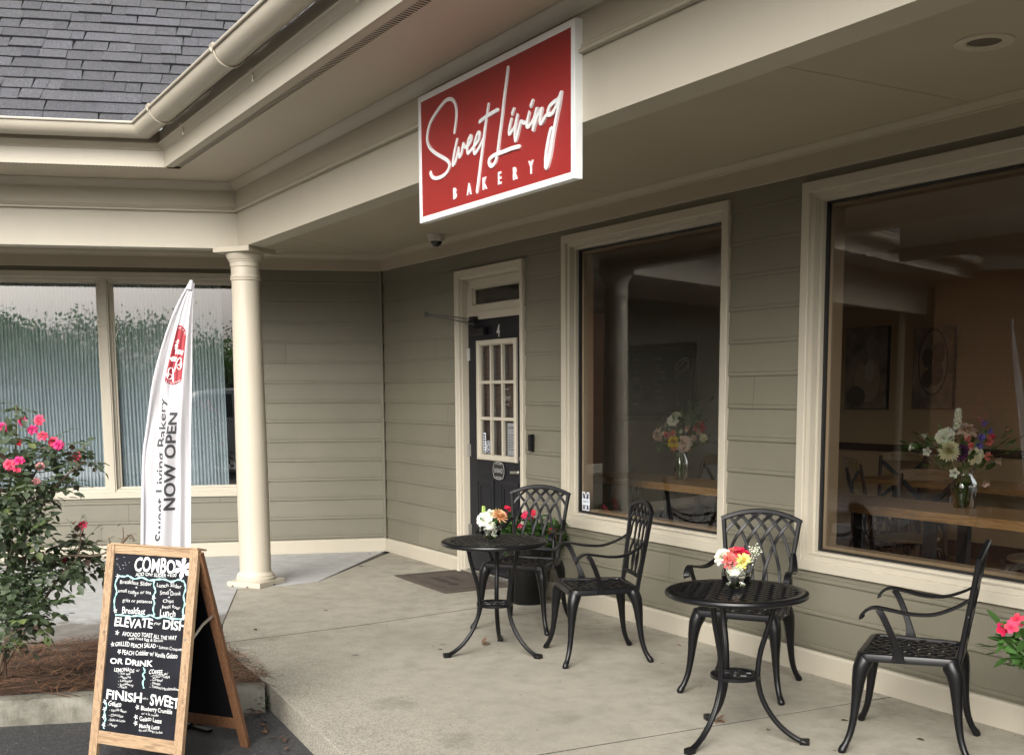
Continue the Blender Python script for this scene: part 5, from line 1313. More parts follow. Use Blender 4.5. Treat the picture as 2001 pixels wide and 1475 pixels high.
for (c, rx, rz, n) in RCLUST:
    for k in range(int(n * .95)):
        while True:
            a, b, e = random.uniform(-1, 1), random.uniform(-1, 1), random.uniform(-1, 1)
            if a * a + b * b + e * e < 1: break
        p = Vector(c) - RB + CXv * a * rx * .85 + Vector((0, 0, b * rz * .9)) + FWv * e * max(rx, .12)
        o = p - Vector((0, 0, .5)); d = Vector((a + random.gauss(0, .5), random.gauss(0, .7), b * .5 + random.gauss(-.1, .4)))
        compound(p, CXv * d.x + FWv * d.y + Vector((0, 0, d.z)), random.uniform(.8, 1.3))
    m_ = Vector(c) - RB
    near = min(CANEP, key=lambda q: (q - m_).length)
    tw_.tube([near, (near + m_) / 2 + Vector((0, 0, .01)), m_ + Vector((0, 0, rz * .5))], .0028, 5)
lv.build('foliage', m_leaf, rb, True, recalc=False, angle=80)
for (c, k) in BLOOMS:
    p = Vector(c) - RB; f = MB(); col = [PK['hot'], PK['mag'], (.78, .35, .36), (.75, .03, .07)][k]; r = (.0215, .021, .017, .012)[k]
    ax = Vector((.85, -.5, random.uniform(.1, .9))) + Vector((random.gauss(0, .35), random.gauss(0, .35), 0))
    if k == 0: col = (.88, .07, .17)
    rose(f, p, ax, r, col, tuple(x * .8 for x in col), 1.15)
    f.build('rose_bloom', m_petal, rb, True, recalc=False, angle=80)
    near = min(CANEP, key=lambda q: (q - p).length)
    tw_.tube([near, (near + p) / 2 + Vector((0, 0, -.01)), p + Vector((0, 0, -.008))], .002, 5)
for k in range(26):                     # reddish new growth and spent hips at the tips
    c = random.choice([b for b, q in BLOOMS[:14]] + [CANES[5][0], CANES[3][-1], CANES[4][-1], CANES[4][-1], CANES[4][-1]])
    p = Vector(c) - RB + Vector((random.gauss(0, .03), random.gauss(0, .03), random.gauss(-.02, .035)))
    tw_.tube([p, p + Vector((random.gauss(0, .02), random.gauss(0, .02), .03))], .0012, 4)
    lv2 = None
tw_.build('twigs', m_stem, rb, True)
mb = MB()
for base in (CANES[4][-1], CANES[3][-1], CANES[3][-2], CANES[6][-1], CANES[7][-1]):
    for k in range(12):
        g = random.uniform(.7, 1.2); mb.col = (g * 1.9, g * .7, g * .9)
        p = Vector(base) - RB + Vector((random.gauss(0, .028), random.gauss(0, .028), random.gauss(.0, .03))); leaf(mb, p, (random.gauss(0, 1), random.gauss(0, 1), random.uniform(0, 1)), (0, 0, 1), .034, .010, .3, .2)
mb.build('new_growth', m_leaf, rb, True, recalc=False, angle=80)

# ---------------------------------------------------------------- pine straw
random.seed(2)
mb = MB()
for k in range(7500):
    s = random.uniform(.95, 4.6); D = random.uniform(3.70, 4.90) + (random.gauss(0, .03))
    if k < 900: D = 3.74 + random.gauss(0, .07)
    p = PA(s, D, 0)
    if p.y > -2.50 - .0: continue
    z = random.uniform(.0, .05) - .012 + .012 * math.sin(s * 7) * math.sin(D * 9)
    a = random.uniform(0, math.tau); L = random.uniform(.05, .13); h = random.uniform(-.015, .02)
    g = random.choice((.25, .5, .8, 1.1, 1.5)) * random.uniform(.8, 1.2); mb.col = (g, g * random.uniform(.85, 1.05), g * random.uniform(.75, 1.05))
    d = Vector((math.cos(a), math.sin(a), 0)); q = Vector((-math.sin(a), math.cos(a), 0)); bend = random.gauss(0, .015)
    pts = [Vector((p.x, p.y, z)) - d * L, Vector((p.x, p.y, z + .006)) + q * bend, Vector((p.x, p.y, z + h)) + d * L]
    w = random.uniform(.0018, .0032)
    n = mb.add([pts[0] - q * w, pts[0] + q * w, pts[1] - q * w, pts[1] + q * w, pts[2]])
    mb.face(n, n + 1, n + 3, n + 2); mb.face(n + 2, n + 3, n + 4)
tag(mb.build('pine_straw', m_straw, recalc=False), 'reddish brown pine straw covering the planting bed', 'pine straw', kind='stuff')

# ---------------------------------------------------------------- fallen leaves, kerb litter, weed
def dryleaf(x, y, z, sz, rot, label, g=1.0, kind=0):
    o = empty('dry_leaf', (0, 0, 0)) if False else None
    mb = MB(); mb.col = (g, g * .9, g * .85)
    d = Vector((math.cos(rot), math.sin(rot), .0))
    leaf(mb, (0, 0, .004), d + Vector((0, 0, .12)), (0, 0, 1), sz, sz * .5, .35, .35)
    if kind: leaf(mb, (0, 0, .004), Vector((math.cos(rot + 1), math.sin(rot + 1), .35)), (0, 0, 1), sz * .8, sz * .45, .3, -.3); leaf(mb, (0, 0, .004), Vector((math.cos(rot - 1.1), math.sin(rot - 1.1), .2)), (0, 0, 1), sz * .8, sz * .4, .3, .2)
    ob = mb.build('dry_leaf', m_deadleaf, None, True, recalc=False, angle=80); ob.location = (x, y, z)
    return tag(ob, label, 'leaf', 'dry leaves lying on the paving')
dryleaf(6.04, -1.02, 0, .055, .3, 'upright brown leaf curled between the legs of the nearest table', 1.2, 1)
dryleaf(6.28, -.93, 0, .040, 2.2, 'small dark leaf just right of the nearest table legs', .5)
dryleaf(6.34, -.54, 0, .045, 1.2, 'dark leaf near the far front leg of the right chair', .45)
dryleaf(6.71, -.47, 0, .045, .6, 'dark leaf under the seat of the right chair', .5)
dryleaf(4.06, -1.17, 0, .07, 1.1, 'brown leaf under the far bistro table', .9, 1)
dryleaf(4.06, -1.46, 0, .035, 2.0, 'tan leaf scrap left of the far table front foot', 1.1)
dryleaf(4.69, -.2, 0, .045, .2, 'pale leaf against the base board under the first window', 1.6)
dryleaf(.80, -.62, 0, .05, 1.7, 'dark leaf on the tone change of the paving near the corner', .4)
dryleaf(.10, -.24, 0, .04, .2, 'tiny dark leaf at the inner corner of the walls', .4)
dryleaf(6.93, -1.06, 0, .09, .5, 'large peach coloured leaf at the bottom edge in front of the right chair', 2.2)
dryleaf(2.9, -2.2, 0, .05, .2, 'dark leaf beside the walkway joint near the chalkboard', .35)
dryleaf(2.55, -1.6, 0, .04, 1.2, 'small dark leaf on the paving in front of the column', .35)
random.seed(12)
mb = MB()
for k in range(190):
    x = random.uniform(1.5, 8.0); y = -random.random() ** .8 * 2.5 - .03; a = random.uniform(0, 6.28); z_ = random.uniform(.004, .011); g = random.uniform(.2, 1.3); mb.col = (g, g * .9, g * .8)
    leaf(mb, (x, y, .002), (math.cos(a), math.sin(a), .15), (0, 0, 1), z_ * 1.6, z_ * .8, .3, .2)
for k in range(130):
    x = random.uniform(.1, 8.0); g = random.uniform(.2, .8); mb.col = (g, g * .9, g * .8); a = random.uniform(0, 6.28)
    if DX0 < x < DX1: continue
    leaf(mb, (x, -.03 - abs(random.gauss(0, .03)), .002), (math.cos(a), math.sin(a), .15), (0, 0, 1), random.uniform(.006, .018), random.uniform(.004, .008), .3, .2)
tag(mb.build('floor_litter', m_deadleaf, None, True, recalc=False, angle=80), 'tiny seeds, bud scales and leaf crumbs scattered on the porch concrete', 'litter', kind='stuff')
random.seed(6)
lit = MB()
for k in range(46):
    f = random.random(); x = 4.16 + 1.05 * f * f + random.uniform(-.02, .07); y = -2.58 - .10 * f - random.uniform(.0, .09) * (1 - .5 * f); g = random.uniform(.2, 1.0)
    lit.col = (g, g * random.uniform(.75, .95), g * random.uniform(.7, .95)); a = random.uniform(0, 6.28)
    if f > .45 and k % 2: continue
    leaf(lit, (x, y, -.128 + random.uniform(0, .02)), (math.cos(a), math.sin(a), random.uniform(-.1, .4)), (random.gauss(0, .4), random.gauss(0, .4), 1), random.uniform(.025, .055), random.uniform(.014, .03), .3, .2)
tag(lit.build('leaf_litter', m_deadleaf, None, True, recalc=False, angle=80), 'brown leaves heaped in the gutter corner of the kerb', 'leaf litter', kind='stuff')
wd = empty('weed', (4.30, -2.60, -.13), 0, 'small green weed sprouting where the kerb meets the porch slab', 'plant')
mb = MB()
for k in range(14):
    a = k * 2.4; g = random.uniform(.8, 1.5); mb.col = (g, g, g * .7); leaf(mb, (0, 0, .02 + .003 * k), (math.cos(a), math.sin(a), .4 + .05 * k), (0, 0, 1), .055, .018, .2, .4)
mb.build('leaves', m_leaf2, wd, True, recalc=False)

# ---------------------------------------------------------------- fixtures
t = empty('security_camera', (1.55, -.20, CZ_ - .004), 0, 'small beige dome camera under the porch ceiling above the door', 'camera')
mb = MB(); mb.lathe([(.072, 0), (.072, -.012), (.066, -.014), (.064, -.042), (.056, -.052), (.046, -.053)], 32); mb.build('housing', m_cam, t, True)
mb = MB(); mb.lathe([(.046 * math.cos(R(a)), -.052 - .042 * math.sin(R(a))) for a in range(0, 89, 11)] + [(.0005, -.094)], 32, cap=False); mb.build('dome', m_dome, t, True)
t = empty('recessed_light', (7.127, -.744, CZ_ - .004), 0, 'round recessed ceiling light trim with dark opening at top right', 'light')
mb = MB(); mb.rings([[Vector((r * math.cos(2 * math.pi * k / 40), r * math.sin(2 * math.pi * k / 40), z)) for r, z in ((.105, 0), (.104, -.006), (.096, -.009), (.064, -.006), (.060, -.001), (.058, .016))] for k in range(41)], cap=False, close=False); mb.build('trim_ring', m_trim2, t, True)
mb = MB(); mb.lathe([(.0595, -.0012), (.001, -.0012)], 32, cap=False); mb.build('opening', m_vent, t)
t = empty('doorbell', (2.728, -.016, 1.126), 0, 'small black doorbell intercom on the siding right of the door', 'doorbell')
mb = MB(); mb.box((-.022, -.030, -.062), (.022, .0, .062)); mb.build('case', m_iron, t, bevel=.006)
mb = MB(); mb.tube([(0, -.030, -.03), (0, -.033, -.03)], .012, 16); mb.build('button', m_gask, t)
# plaque and papers on the door
t = empty('entrance_plaque', (2.094, .0535, .880), 0, 'black scalloped ENTRANCE plaque with silver letters on the door', 'sign')
mb = MB(); o_ = []
for k in range(48):
    a = 2 * math.pi * k / 48; r = 1 + .025 * math.cos(8 * a); o_.append((.098 * math.copysign(abs(math.cos(a)) ** .75, math.cos(a)) * r, .075 * math.copysign(abs(math.sin(a)) ** .7, math.sin(a)) * r))
mb.rings([[Vector((x, 0, z)) for x, z in o_], [Vector((x, -.005, z)) for x, z in o_]]); mb.build('plate', m_gask, t)
mb = MB(); put_text(mb, 'ENTRANCE', lambda x, y: (-.066 + .132 * x, -.0062, -.018 + .036 * y), .0)
mb.ribbon([Vector((x * .9, -.006, z * .9)) for x, z in o_ + [o_[0]]], .004, .001, (0, -1, 0))
for s_ in (-1, 1): mb.ribbon([Vector((x, -.006, s_ * z)) for x, z in ((-.045, .045), (-.03, .058), (-.012, .047), (0, .058), (.012, .047), (.03, .058), (.045, .045))], .004, .001, (0, -1, 0))
mb.build('lettering', m_fsilver, t)
t = empty('hours_notice', (2.285, .073, 1.13), 0, 'white printed business hours sheet in the lower right door pane', 'notice')
mb = MB(); mb.poly([(-.085, 0, -.125), (.085, 0, -.125), (.085, 0, .125), (-.085, 0, .125)]); mb.build('sheet', m_paper, t)
mb = MB(); put_text(mb, 'BUSINESS', lambda x, y: (-.065 + .14 * x, -.001, .082 + .018 * y), .02); put_text(mb, 'HOURS', lambda x, y: (-.02 + .07 * x, -.001, .058 + .012 * y), .0)
for k in range(7):
    z = .032 - .019 * k; mb.poly([(-.068, -.001, z), (-.042, -.001, z), (-.042, -.001, z + .006), (-.068, -.001, z + .006)]); mb.poly([(-.028, -.001, z), (.012 - .006 * (k % 3), -.001, z), (.012 - .006 * (k % 3), -.001, z + .006), (-.028, -.001, z + .006)]); mb.poly([(.03, -.001, z), (.07, -.001, z), (.07, -.001, z + .006), (.03, -.001, z + .006)])
mb.build('lettering', m_blackink, t)
t = empty('card_sticker', (1.838, .0655, 1.09), 0, 'tall narrow white sticker with card symbols in the lower left door pane', 'sticker')
mb = MB(); mb.poly([(-.022, 0, -.08), (.022, 0, -.08), (.022, 0, .08), (-.022, 0, .08)]); mb.build('sheet', m_paper, t)
mb = MB()
for k in range(7): z = -.074 + .0215 * k; mb.box((-.015, -.0015, z), (.013 - .004 * (k % 2), -.0005, z + .014))
mb.build('symbols', m_navy, t)
t = empty('round_sticker', (1.905, .0655, 1.06), 0, 'round dark blue and white decal beside the card sticker on the door glass', 'sticker')
mb = MB(); mb.rings([[Vector((.04 * math.cos(R(a)), 0, .055 * math.sin(R(a)))) for a in range(0, 360, 15)], [Vector((.04 * math.cos(R(a)), -.001, .055 * math.sin(R(a)))) for a in range(0, 360, 15)]]); mb.build('disc', m_navy, t)
mb = MB()
for rr in (.9, .5): mb.ribbon([Vector((.04 * rr * math.cos(R(a)), -.0018, .055 * rr * math.sin(R(a)))) for a in range(0, 361, 15)], .004, .0006, (0, -1, 0))
for k in range(5): a = k * 1.257; mb.ribbon([Vector((.008 * math.cos(a), -.0018, .01 * math.sin(a))), Vector((.03 * math.cos(a + .5), -.0018, .042 * math.sin(a + .5)))], .004, .0006, (0, -1, 0))
mb.build('ornament', m_paper, t)
t = empty('open_sign', (2.13, .098, 1.45), 0, 'dark open sign with white script hanging behind the middle door panes', 'sign')
mb = MB(); mb.box((-.17, .0, -.075), (.17, .006, .095)); mb.build('board', paint('grey brown board', (.075, .065, .055), .6, .1), t)
mb = MB(); put_text(mb, 'Open', lambda x, y: (-.06 + .12 * x + .025 * y, -.001, -.02 + .05 * y), .004); mb.box((-.07, -.0015, -.055), (.05, -.0005, -.048)); mb.box((-.07, -.0015, .065), (.05, -.0005, .071)); mb.build('lettering', m_white, t)
t = empty('window_sticker', (3.318, .0645, .735), 0, 'white letter M logo sticker in the lower left corner of the first window', 'sticker')
def mpoly(pts, y, mb): mb.poly([(x, y, z) for x, z in pts])
mb = MB(); k = .052
Mo = [(-1, 1.25), (-.28, 1.25), (0, .62), (.28, 1.25), (1, 1.25), (1, .35), (1.08, .25), (1.08, -.45), (1, -.5), (1, -1.25), (.1, -1.25), (.1, -1.2), (0, -.98), (-.1, -1.2), (-.1, -1.25), (-1, -1.25), (-1, -.5), (-1.08, -.45), (-1.08, .25), (-1, .35)]
mb.poly([(x * k * .85, 0, z * k) for x, z in Mo]); mb.build('decal', m_paper, t)
mb = MB()
for q in ([(-.82, 1.05), (-.42, 1.05), (-.08, .35), (-.72, .35)], [(.82, 1.05), (.42, 1.05), (.08, .35), (.72, .35)], [(-.70, -.5), (-.36, -.5), (-.22, -1.08), (-.8, -1.08)], [(.70, -.5), (.36, -.5), (.22, -1.08), (.8, -1.08)], [(-.16, -.5), (.16, -.5), (0, -.82)]): mb.poly([(x * k * .85, -.001, z * k) for x, z in q])
put_text(mb, 'MARIETTA', lambda x, y: ((-.8 + 1.6 * x) * k * .85, -.001, (-.2 + .3 * y) * k), .0)
mb.build('ornament', m_navy, t)

# ---------------------------------------------------------------- inside the bakery
TZ = .815
t = empty('long_table', (0, 0, FZ), 0, 'long honey oak counter table standing inside behind both large windows', 'table')
mb = MB(); mb.box((2.02, .88, TZ - .055 - FZ), (7.3, 1.40, TZ - FZ)); mb.build('tabletop', m_tantop, t, bevel=.004)
for x in (2.22, 3.05, 4.7, 5.52, 7.2): 
    mb = MB(); mb.box((x - .035, .98, 0), (x + .035, 1.02, TZ - .055 - FZ)); mb.box((x - .035, 1.28, 0), (x + .035, 1.32, TZ - .055 - FZ)); mb.box((x - .035, .96, 0), (x + .035, 1.34, .03)); mb.build('leg', m_iron2, t)
def make_xchair():
    t = empty('cross_back_chair', (0, 0, 0))
    mb = MB(); mb.lathe([(.001, .455), (.19, .455), (.212, .462), (.215, .474), (.208, .484), (.19, .486), (.001, .482)], 28); o = mb.build('seat', m_seatwood, t, True)
    for sx in (-1, 1):
        mb = MB(); mb.tube([(sx * .165, -.165, .455), (sx * .18, -.19, 0)], [.017, .014], 10); mb.build('leg', m_darkwood, t, True)
        mb = MB(); mb.tube(cat3([(sx * .20, .25, 0), (sx * .185, .20, .30), (sx * .18, .185, .46), (sx * .19, .21, .70), (sx * .205, .26, .89)]), .0165, 10); mb.build('leg', m_darkwood, t, True)
    mb = MB()
    for a, b in (((-.17, -.175), (.17, -.175)), ((-.17, -.175), (-.185, .2)), ((.17, -.175), (.185, .2)), ((-.185, .2), (.185, .2))):
        A, B_ = Vector((a[0], a[1], .25)), Vector((b[0], b[1], .25)); M_ = (A + B_) / 2
        mb.tube(cat3([A + Vector((0, 0, -.05)), A.lerp(M_, .35) + Vector((0, 0, .13)), A.lerp(M_, .85) + Vector((0, 0, .16)), M_ + Vector((0, 0, .19))], 4), .010, 8)
        mb.tube(cat3([B_ + Vector((0, 0, -.05)), B_.lerp(M_, .35) + Vector((0, 0, .13)), B_.lerp(M_, .85) + Vector((0, 0, .16)), M_ + Vector((0, 0, .19))], 4), .010, 8)
        mb.tube([M_ + Vector((0, 0, -.0)), M_ + Vector((0, 0, .2))], .009, 8)
    mb.build('bent_brace', m_darkwood, t, True)
    mb = MB(); mb.ribbon(cat3([(-.215, .262, .875), (-.1, .292, .885), (0, .30, .888), (.1, .292, .885), (.215, .262, .875)]), .085, .022, (0, -1, .15)); mb.build('top_rail', m_seatwood, t, True)
    mb = MB()
    for sx in (-1, 1): mb.ribbon(cat3([(sx * .19, .255, .84), (sx * .06, .272, .72), (-sx * .06, .25, .62), (-sx * .175, .20, .52)]), .038, .007 , (0, -1, .1))
    mb.build('cross_brace', m_iron2, t, True)
    return t
xc = make_xchair()
XG = 'bentwood cross back chairs inside the bakery'
for i, (x, y, a, lb) in enumerate(((2.25, 1.82, -12, 'bentwood cross back chair behind the left window bouquet'), (3.25, 1.75, 14, 'bentwood cross back chair half hidden by the right jamb of the first window'),
        (4.62, 1.85, 12, 'bentwood cross back chair with grey back rail behind the right window bouquet'), (5.75, 1.75, -8, 'bentwood cross back chair behind the right armchair, at the edge of the right window'),
        (3.35, 3.0, 150, 'bentwood cross back chair under the round picture deep in the room'), (2.95, 3.55, 20, 'bentwood cross back chair against the tan wall below the first picture'), (4.9, 3.3, 200, 'bentwood cross back chair farthest right, deep in the room'))):
    c = xc if i == 0 else copy_tree(xc)
    c.location = (x, y, FZ); c.rotation_euler = (0, 0, R(a)); tag(c, lb, 'chair', XG)
t = empty('dining_table', (4.1, 3.35, FZ), 0, 'square oak dining table deep in the room behind the cross back chairs', 'table')
mb = MB(); mb.box((-1.1, -.32, .70), (1.1, .32, .74)); mb.build('tabletop', m_tantop, t, bevel=.003)
for sx in (-.9, .9): mb = MB(); mb.box((sx - .03, -.03, 0), (sx + .03, .03, .70)); mb.box((sx - .03, -.25, 0), (sx + .03, .25, .03)); mb.build('leg', m_iron2, t)
# pictures: generic prints on canvas
def picture(x0, x1, z0, z1, label, art):
    t = empty('canvas_picture', ((x0 + x1) / 2, 4.148, z0), 0, label, 'picture', 'canvas pictures on the tan wall')
    w = (x1 - x0) / 2; h = z1 - z0
    mb = MB(); mb.box((-w, -.035, 0), (w, 0, h)); mb.build('canvas', m_dark, t)
    mb = MB(); mb.poly([(-w + .004, -.0365, .004), (w - .004, -.0365, .004), (w - .004, -.0365, h - .004), (-w + .004, -.0365, h - .004)]); mb.build('print', m_pic, t)
    mb = MB()
    for (cx, cz, rx, rz, g) in art:
        mb.col = g; mb.poly([(cx + rx * math.cos(R(a)), -.0372 - .0002 * len(mb.f), cz + rz * math.sin(R(a))) for a in range(0, 360, 20)])
    mb.build('print_shapes', paint('print shapes', (1, 1, 1), .6, .1, 6, 0, tint=True), t)
picture(1.83 + .9 - .9, 2.36, 1.32, 2.10, 'tall sepia canvas of a table setting, left one on the tan wall', [(.02, .28, .16, .22, (.34, .27, .19)), (-.12, .12, .12, .10, (.10, .07, .05)), (.06, .60, .07, .10, (.30, .24, .18)), (-.02, .50, .05, .08, (.24, .18, .13)), (.13, .52, .05, .08, (.26, .2, .15)), (.05, .36, .06, .1, (.42, .35, .27))])
picture(2.66, 3.12, 1.33, 2.06, 'tall sepia canvas with rounded fruit shapes, right one on the tan wall', [(.0, .42, .17, .30, (.07, .05, .04)), (.0, .42, .155, .285, (.28, .21, .15)), (.06, .5, .07, .1, (.09, .06, .05)), (-.06, .46, .06, .09, (.11, .08, .06)), (.03, .32, .09, .11, (.13, .09, .07)), (-.06, .27, .06, .08, (.1, .07, .05))])
# chalk menu on the grey partition
t = empty('wall_menu', (.75, 2.615, 1.20), 0, 'dark framed chalkboard menu with a jar drawing on the grey wall', 'menu board')
mb = MB(); W0, W1_ = -.52, .62
fr = [(0, 0), (0, .03), (.05, .03), (.05, .012)]
st = []
for cx, cz, a, b in ((W0, 0, 1, 1), (W1_, 0, -1, 1), (W1_, .76, -1, -1), (W0, .76, 1, -1)): st.append([Vector((cx + a * i, -d, cz + b * i)) for i, d in fr])
st.append(st[0]); mb.rings(st, cap=False, close=False); mb.build('frame', m_darkwood, t)
mb = MB(); mb.poly([(W0 + .04, -.013, .04), (W1_ - .04, -.013, .04), (W1_ - .04, -.013, .72), (W0 + .04, -.013, .72)]); mb.build('board', m_chalkb, t)
mb = MB(); rm = random.Random(4)
for c_ in range(2):
    for k in range(8):
        z = .62 - .065 * k; x = W0 + .12 + .38 * c_
        mb.ribbon(smooth2_ := [Vector((x + i * .02 + .0, -.0145, z + rm.uniform(-.006, .006))) for i in range(rm.randint(5, 11))], .006, .001, (0, -1, 0))
jar = [(.36, .16), (.30, .24), (.29, .40), (.33, .47), (.33, .50), (.47, .60), (.52, .57), (.52, .52), (.56, .44), (.55, .25)]
mb.ribbon([Vector((x, -.0145, z)) for x, z in jar], .008, .001, (0, -1, 0)); mb.ribbon([Vector((.42 + .10 * math.cos(R(a)) - .02 * math.sin(R(a)), -.0145, .545 + .05 * math.sin(R(a)) + .045 * math.cos(R(a)))) for a in range(0, 361, 15)], .008, .001, (0, -1, 0))
mb.build('chalk_drawing', m_chalk, t)
# glass vases with bouquets on the long table
def tall_vase(loc, r, h, label):
    t = empty('glass_vase', loc, 0, label, 'vase', 'glass vases on the long table')
    pr = [(.001, .003), (r * .72, .0), (r * .78, .01), (r, h * .45), (r * .98, h * .62), (r * .6, h * .80), (r * .58, h * .86), (r * .75, h)]
    mb = MB(); mb.lathe(pr, 32, cap=False); mb.build('glass', m_vase, t, True, angle=80)
    mb = MB(); mb.lathe([(.001, .005), (r * .70, .004), (r * .76, .012), (r * .97, h * .45), (r * .95, h * .60)], 32); mb.build('water', watergreen, t, True)
    return t
def _wg():
    t = NT('greenish vase water'); a = t.n('ShaderNodeBsdfTransparent'); a.inputs[0].default_value = (.60, .66, .42, 1); t.l(a.outputs[0], t.out.inputs[0]); return t.m
watergreen = _wg()
VA, VB = (2.97, 1.18, TZ), (5.565, 1.22, TZ)
tall_vase(VA, .062, .24, 'clear vase behind the first window holding the bouquet with the yellow bloom')
tall_vase(VB, .075, .24, 'round bellied clear vase behind the right window holding the purple and white bouquet')
U = Vector((0, 0, 1)); fr_ = F
s1 = .00375
def px1(x, y, b=0): return off((x - 1337) * s1, b, (935 - y) * s1)
bouquet(VA, 'mixed bouquet with one yellow chrysanthemum, blush rose and greenery in the first window', 'flowers', [
    ('mum', *px1(1319, 857, .06), .052, 'gold', fr_ + U * .1), ('rose', *px1(1340, 859, .07), .050, 'blush', fr_ + U * .1), ('carn', *px1(1320, 868, .05), .030, 'pink', fr_ - U * .2), ('rose', *px1(1317, 812, .03), .036, 'white', fr_ + U * .4 - Rr * .3), ('bud', *px1(1327, 802, 0), .036, 'white', fr_ * .4 + U),
    ('rose', *px1(1286, 842, .03), .042, 'blush', fr_ * .6 - Rr), ('carn', *px1(1304, 841, .04), .030, 'pink', fr_ - Rr * .3), ('carn', *px1(1318, 839, .03), .028, 'pink', fr_), ('rose', *px1(1374, 826, .03), .038, 'red', fr_ + Rr * .4 + U * .2), ('carn', *px1(1370, 837, .05), .024, 'blush', fr_ + Rr * .3),
    ('rose', *px1(1381, 849, .05), .026, 'cream', fr_ + Rr * .4), ('carn', *px1(1346, 829, .05), .026, 'blush', fr_), ('carn', *px1(1360, 848, .05), .026, 'blush', fr_), ('gyp', *px1(1306, 824, .04), (70, .03), 'white', U), ('gyp', *px1(1296, 832, .04), (30, .02), 'white', U), ('carn', *px1(1333, 835, .05), .018, 'white', fr_)],
    (0, 0, .02), [(60, px1(1345, 825), (.06, .055), .075, .02), (26, px1(1365, 805), (.02, .05), .06, .022), (24, px1(1385, 860), (.05, .03), .05, .02), (16, px1(1310, 870), (.06, .02), .08, .03), (30, px1(1335, 860), (.06, .03), .07, .025)])
s2 = .0029
def px2(x, y, b=0): return off((x - 1893) * s2, b, (990 - y) * s2)
bouquet(VB, 'mixed bouquet of white chrysanthemum, purple bloom, white spike and red carnations in the right window', 'flowers', [
    ('ball', *px2(1853, 874, .06), .062, 'cream', fr_ - Rr * .2 + U * .1), ('ball', *px2(1878, 878, .06), .050, 'purple', fr_), ('rose', *px2(1904, 881, .07), .044, 'cream', fr_ + U * .1), ('spike', *px2(1876, 812, 0), .030, 'white', U), ('rose', *px2(1892, 832, .03), .046, 'blush', fr_ * .6 + U), ('bud', *px2(1843, 846, .04), .038, 'white', fr_ * .5 - Rr * .5 + U * .3), ('bud', *px2(1853, 842, .03), .034, 'white', fr_ + U * .3),
    ('bell', *px2(1809, 850, .02), .022, 'white', -Rr * .2 + U), ('bell', *px2(1789, 868, .02), .022, 'white', -Rr + U * .1), ('bell', *px2(1815, 876, .04), .024, 'white', -Rr * .8 + fr_), ('bell', *px2(1865, 918, .08), .026, 'white', fr_ - Rr * .6), ('carn', *px2(1889, 850, .06), .024, 'pink', fr_ + U * .3), ('carn', *px2(1897, 864, .06), .024, 'pink', fr_), ('carn', *px2(1930, 855, .05), .032, 'pink', fr_ + Rr * .2), ('carn', *px2(1930, 886, .06), .030, 'pink', fr_ + Rr * .3), ('carn', *px2(1941, 846, .04), .018, 'hot', fr_ + Rr * .4),
    ('bell', *px2(1925, 826, .02), .026, 'violet', U + Rr * .3), ('bell', *px2(1932, 838, .03), .022, 'violet', U * .3 + Rr), ('bell', *px2(1917, 850, .04), .022, 'violet', fr_ + U * .2), ('bell', *px2(1912, 865, .05), .020, 'violet', fr_), ('bell', *px2(1948, 896, .05), .026, 'blush', Rr + fr_ * .4), ('bell', *px2(1924, 933, .08), .024, 'blush', fr_ - U)],
    (0, 0, .02), [(40, px2(1810, 865), (.05, .03), .055, .018), (60, px2(1885, 880), (.06, .04), .07, .025), (50, px2(1955, 865), (.05, .045), .05, .014), (20, px2(1915, 905), (.04, .025), .08, .03), (12, px2(1850, 912), (.04, .015), .07, .03)])
# ---------------------------------------------------------------- what the windows mirror: lot, cars, trees, brick wing
def upright(name, mat, x0, y0, x1, y1, h, z0, holes=()):
    """brick wall face as its own upright sheet with depth"""
    L = math.hypot(x1 - x0, y1 - y0); mb = MB(); mb.box((0, 0, 0), (L, h, .25)); o = mb.build(name, mat)
    o.matrix_world = Matrix.Translation((x0, y0, z0)) @ Matrix.Rotation(math.atan2(y1 - y0, x1 - x0), 4, 'Z') @ Matrix.Rotation(R(90), 4, 'X')
    return o
bb = empty('brick_building', (1.2, -8.0, -.13), 0, 'red brick building with cream gutter and dark roof, mirrored in the right window', 'building')
def kid(o): o.parent = bb; o.matrix_parent_inverse = Matrix.Translation((-1.2, 8.0, .13)); return o
m_brick.node_tree.nodes['Brick Texture'].inputs['Brick Width'].default_value = .33
m_brick.node_tree.nodes['Brick Texture'].inputs['Row Height'].default_value = .115
kid(upright('brick_wall', m_brick, -1.42, -9.12, 4.7, -14.2, 3.35, -.13))
p0, p1 = Vector((-3.6, -7.3, 0)), Vector((4.7, -14.2, 0)); d_ = (p1 - p0).normalized(); nn = Vector((-d_.y, d_.x, 0))
mb = MB(); q0 = p0 - nn * 2.2
for a, b in ((q0, q0 + d_ * 2.9), (q0 + d_ * 2.9, Vector((-1.42, -9.12, 0)))):
    mb.poly([a + Vector((0, 0, -.13)), b + Vector((0, 0, -.13)), b + Vector((0, 0, 3.2)), a + Vector((0, 0, 3.2))])
kid(mb.build('recessed_wall', m_sid0))
mb = MB(); mb.rings([[p + nn * a + Vector((0, 0, z)) for a, z in ((.42, 3.15), (.42, 3.40), (.40, 3.42), (-2.3, 3.42), (-2.3, 3.15))] for p in (p0, p1)]); kid(mb.build('eave', m_trim))
mb = MB(); mb.tube([p0 + nn * .52 + Vector((0, 0, 3.50)), p1 + nn * .52 + Vector((0, 0, 3.50))], .10, 12); kid(mb.build('gutter', m_gut, None, True))
mb = MB(); mb.tube([p0 + d_ * 2.4 + nn * .5 + Vector((0, 0, 3.45)), p0 + d_ * 2.4 + nn * .1 + Vector((0, 0, 3.1)), p0 + d_ * 2.4 + nn * .1 + Vector((0, 0, -.1))], .05, 10); kid(mb.build('downpipe', m_gut, None, True))
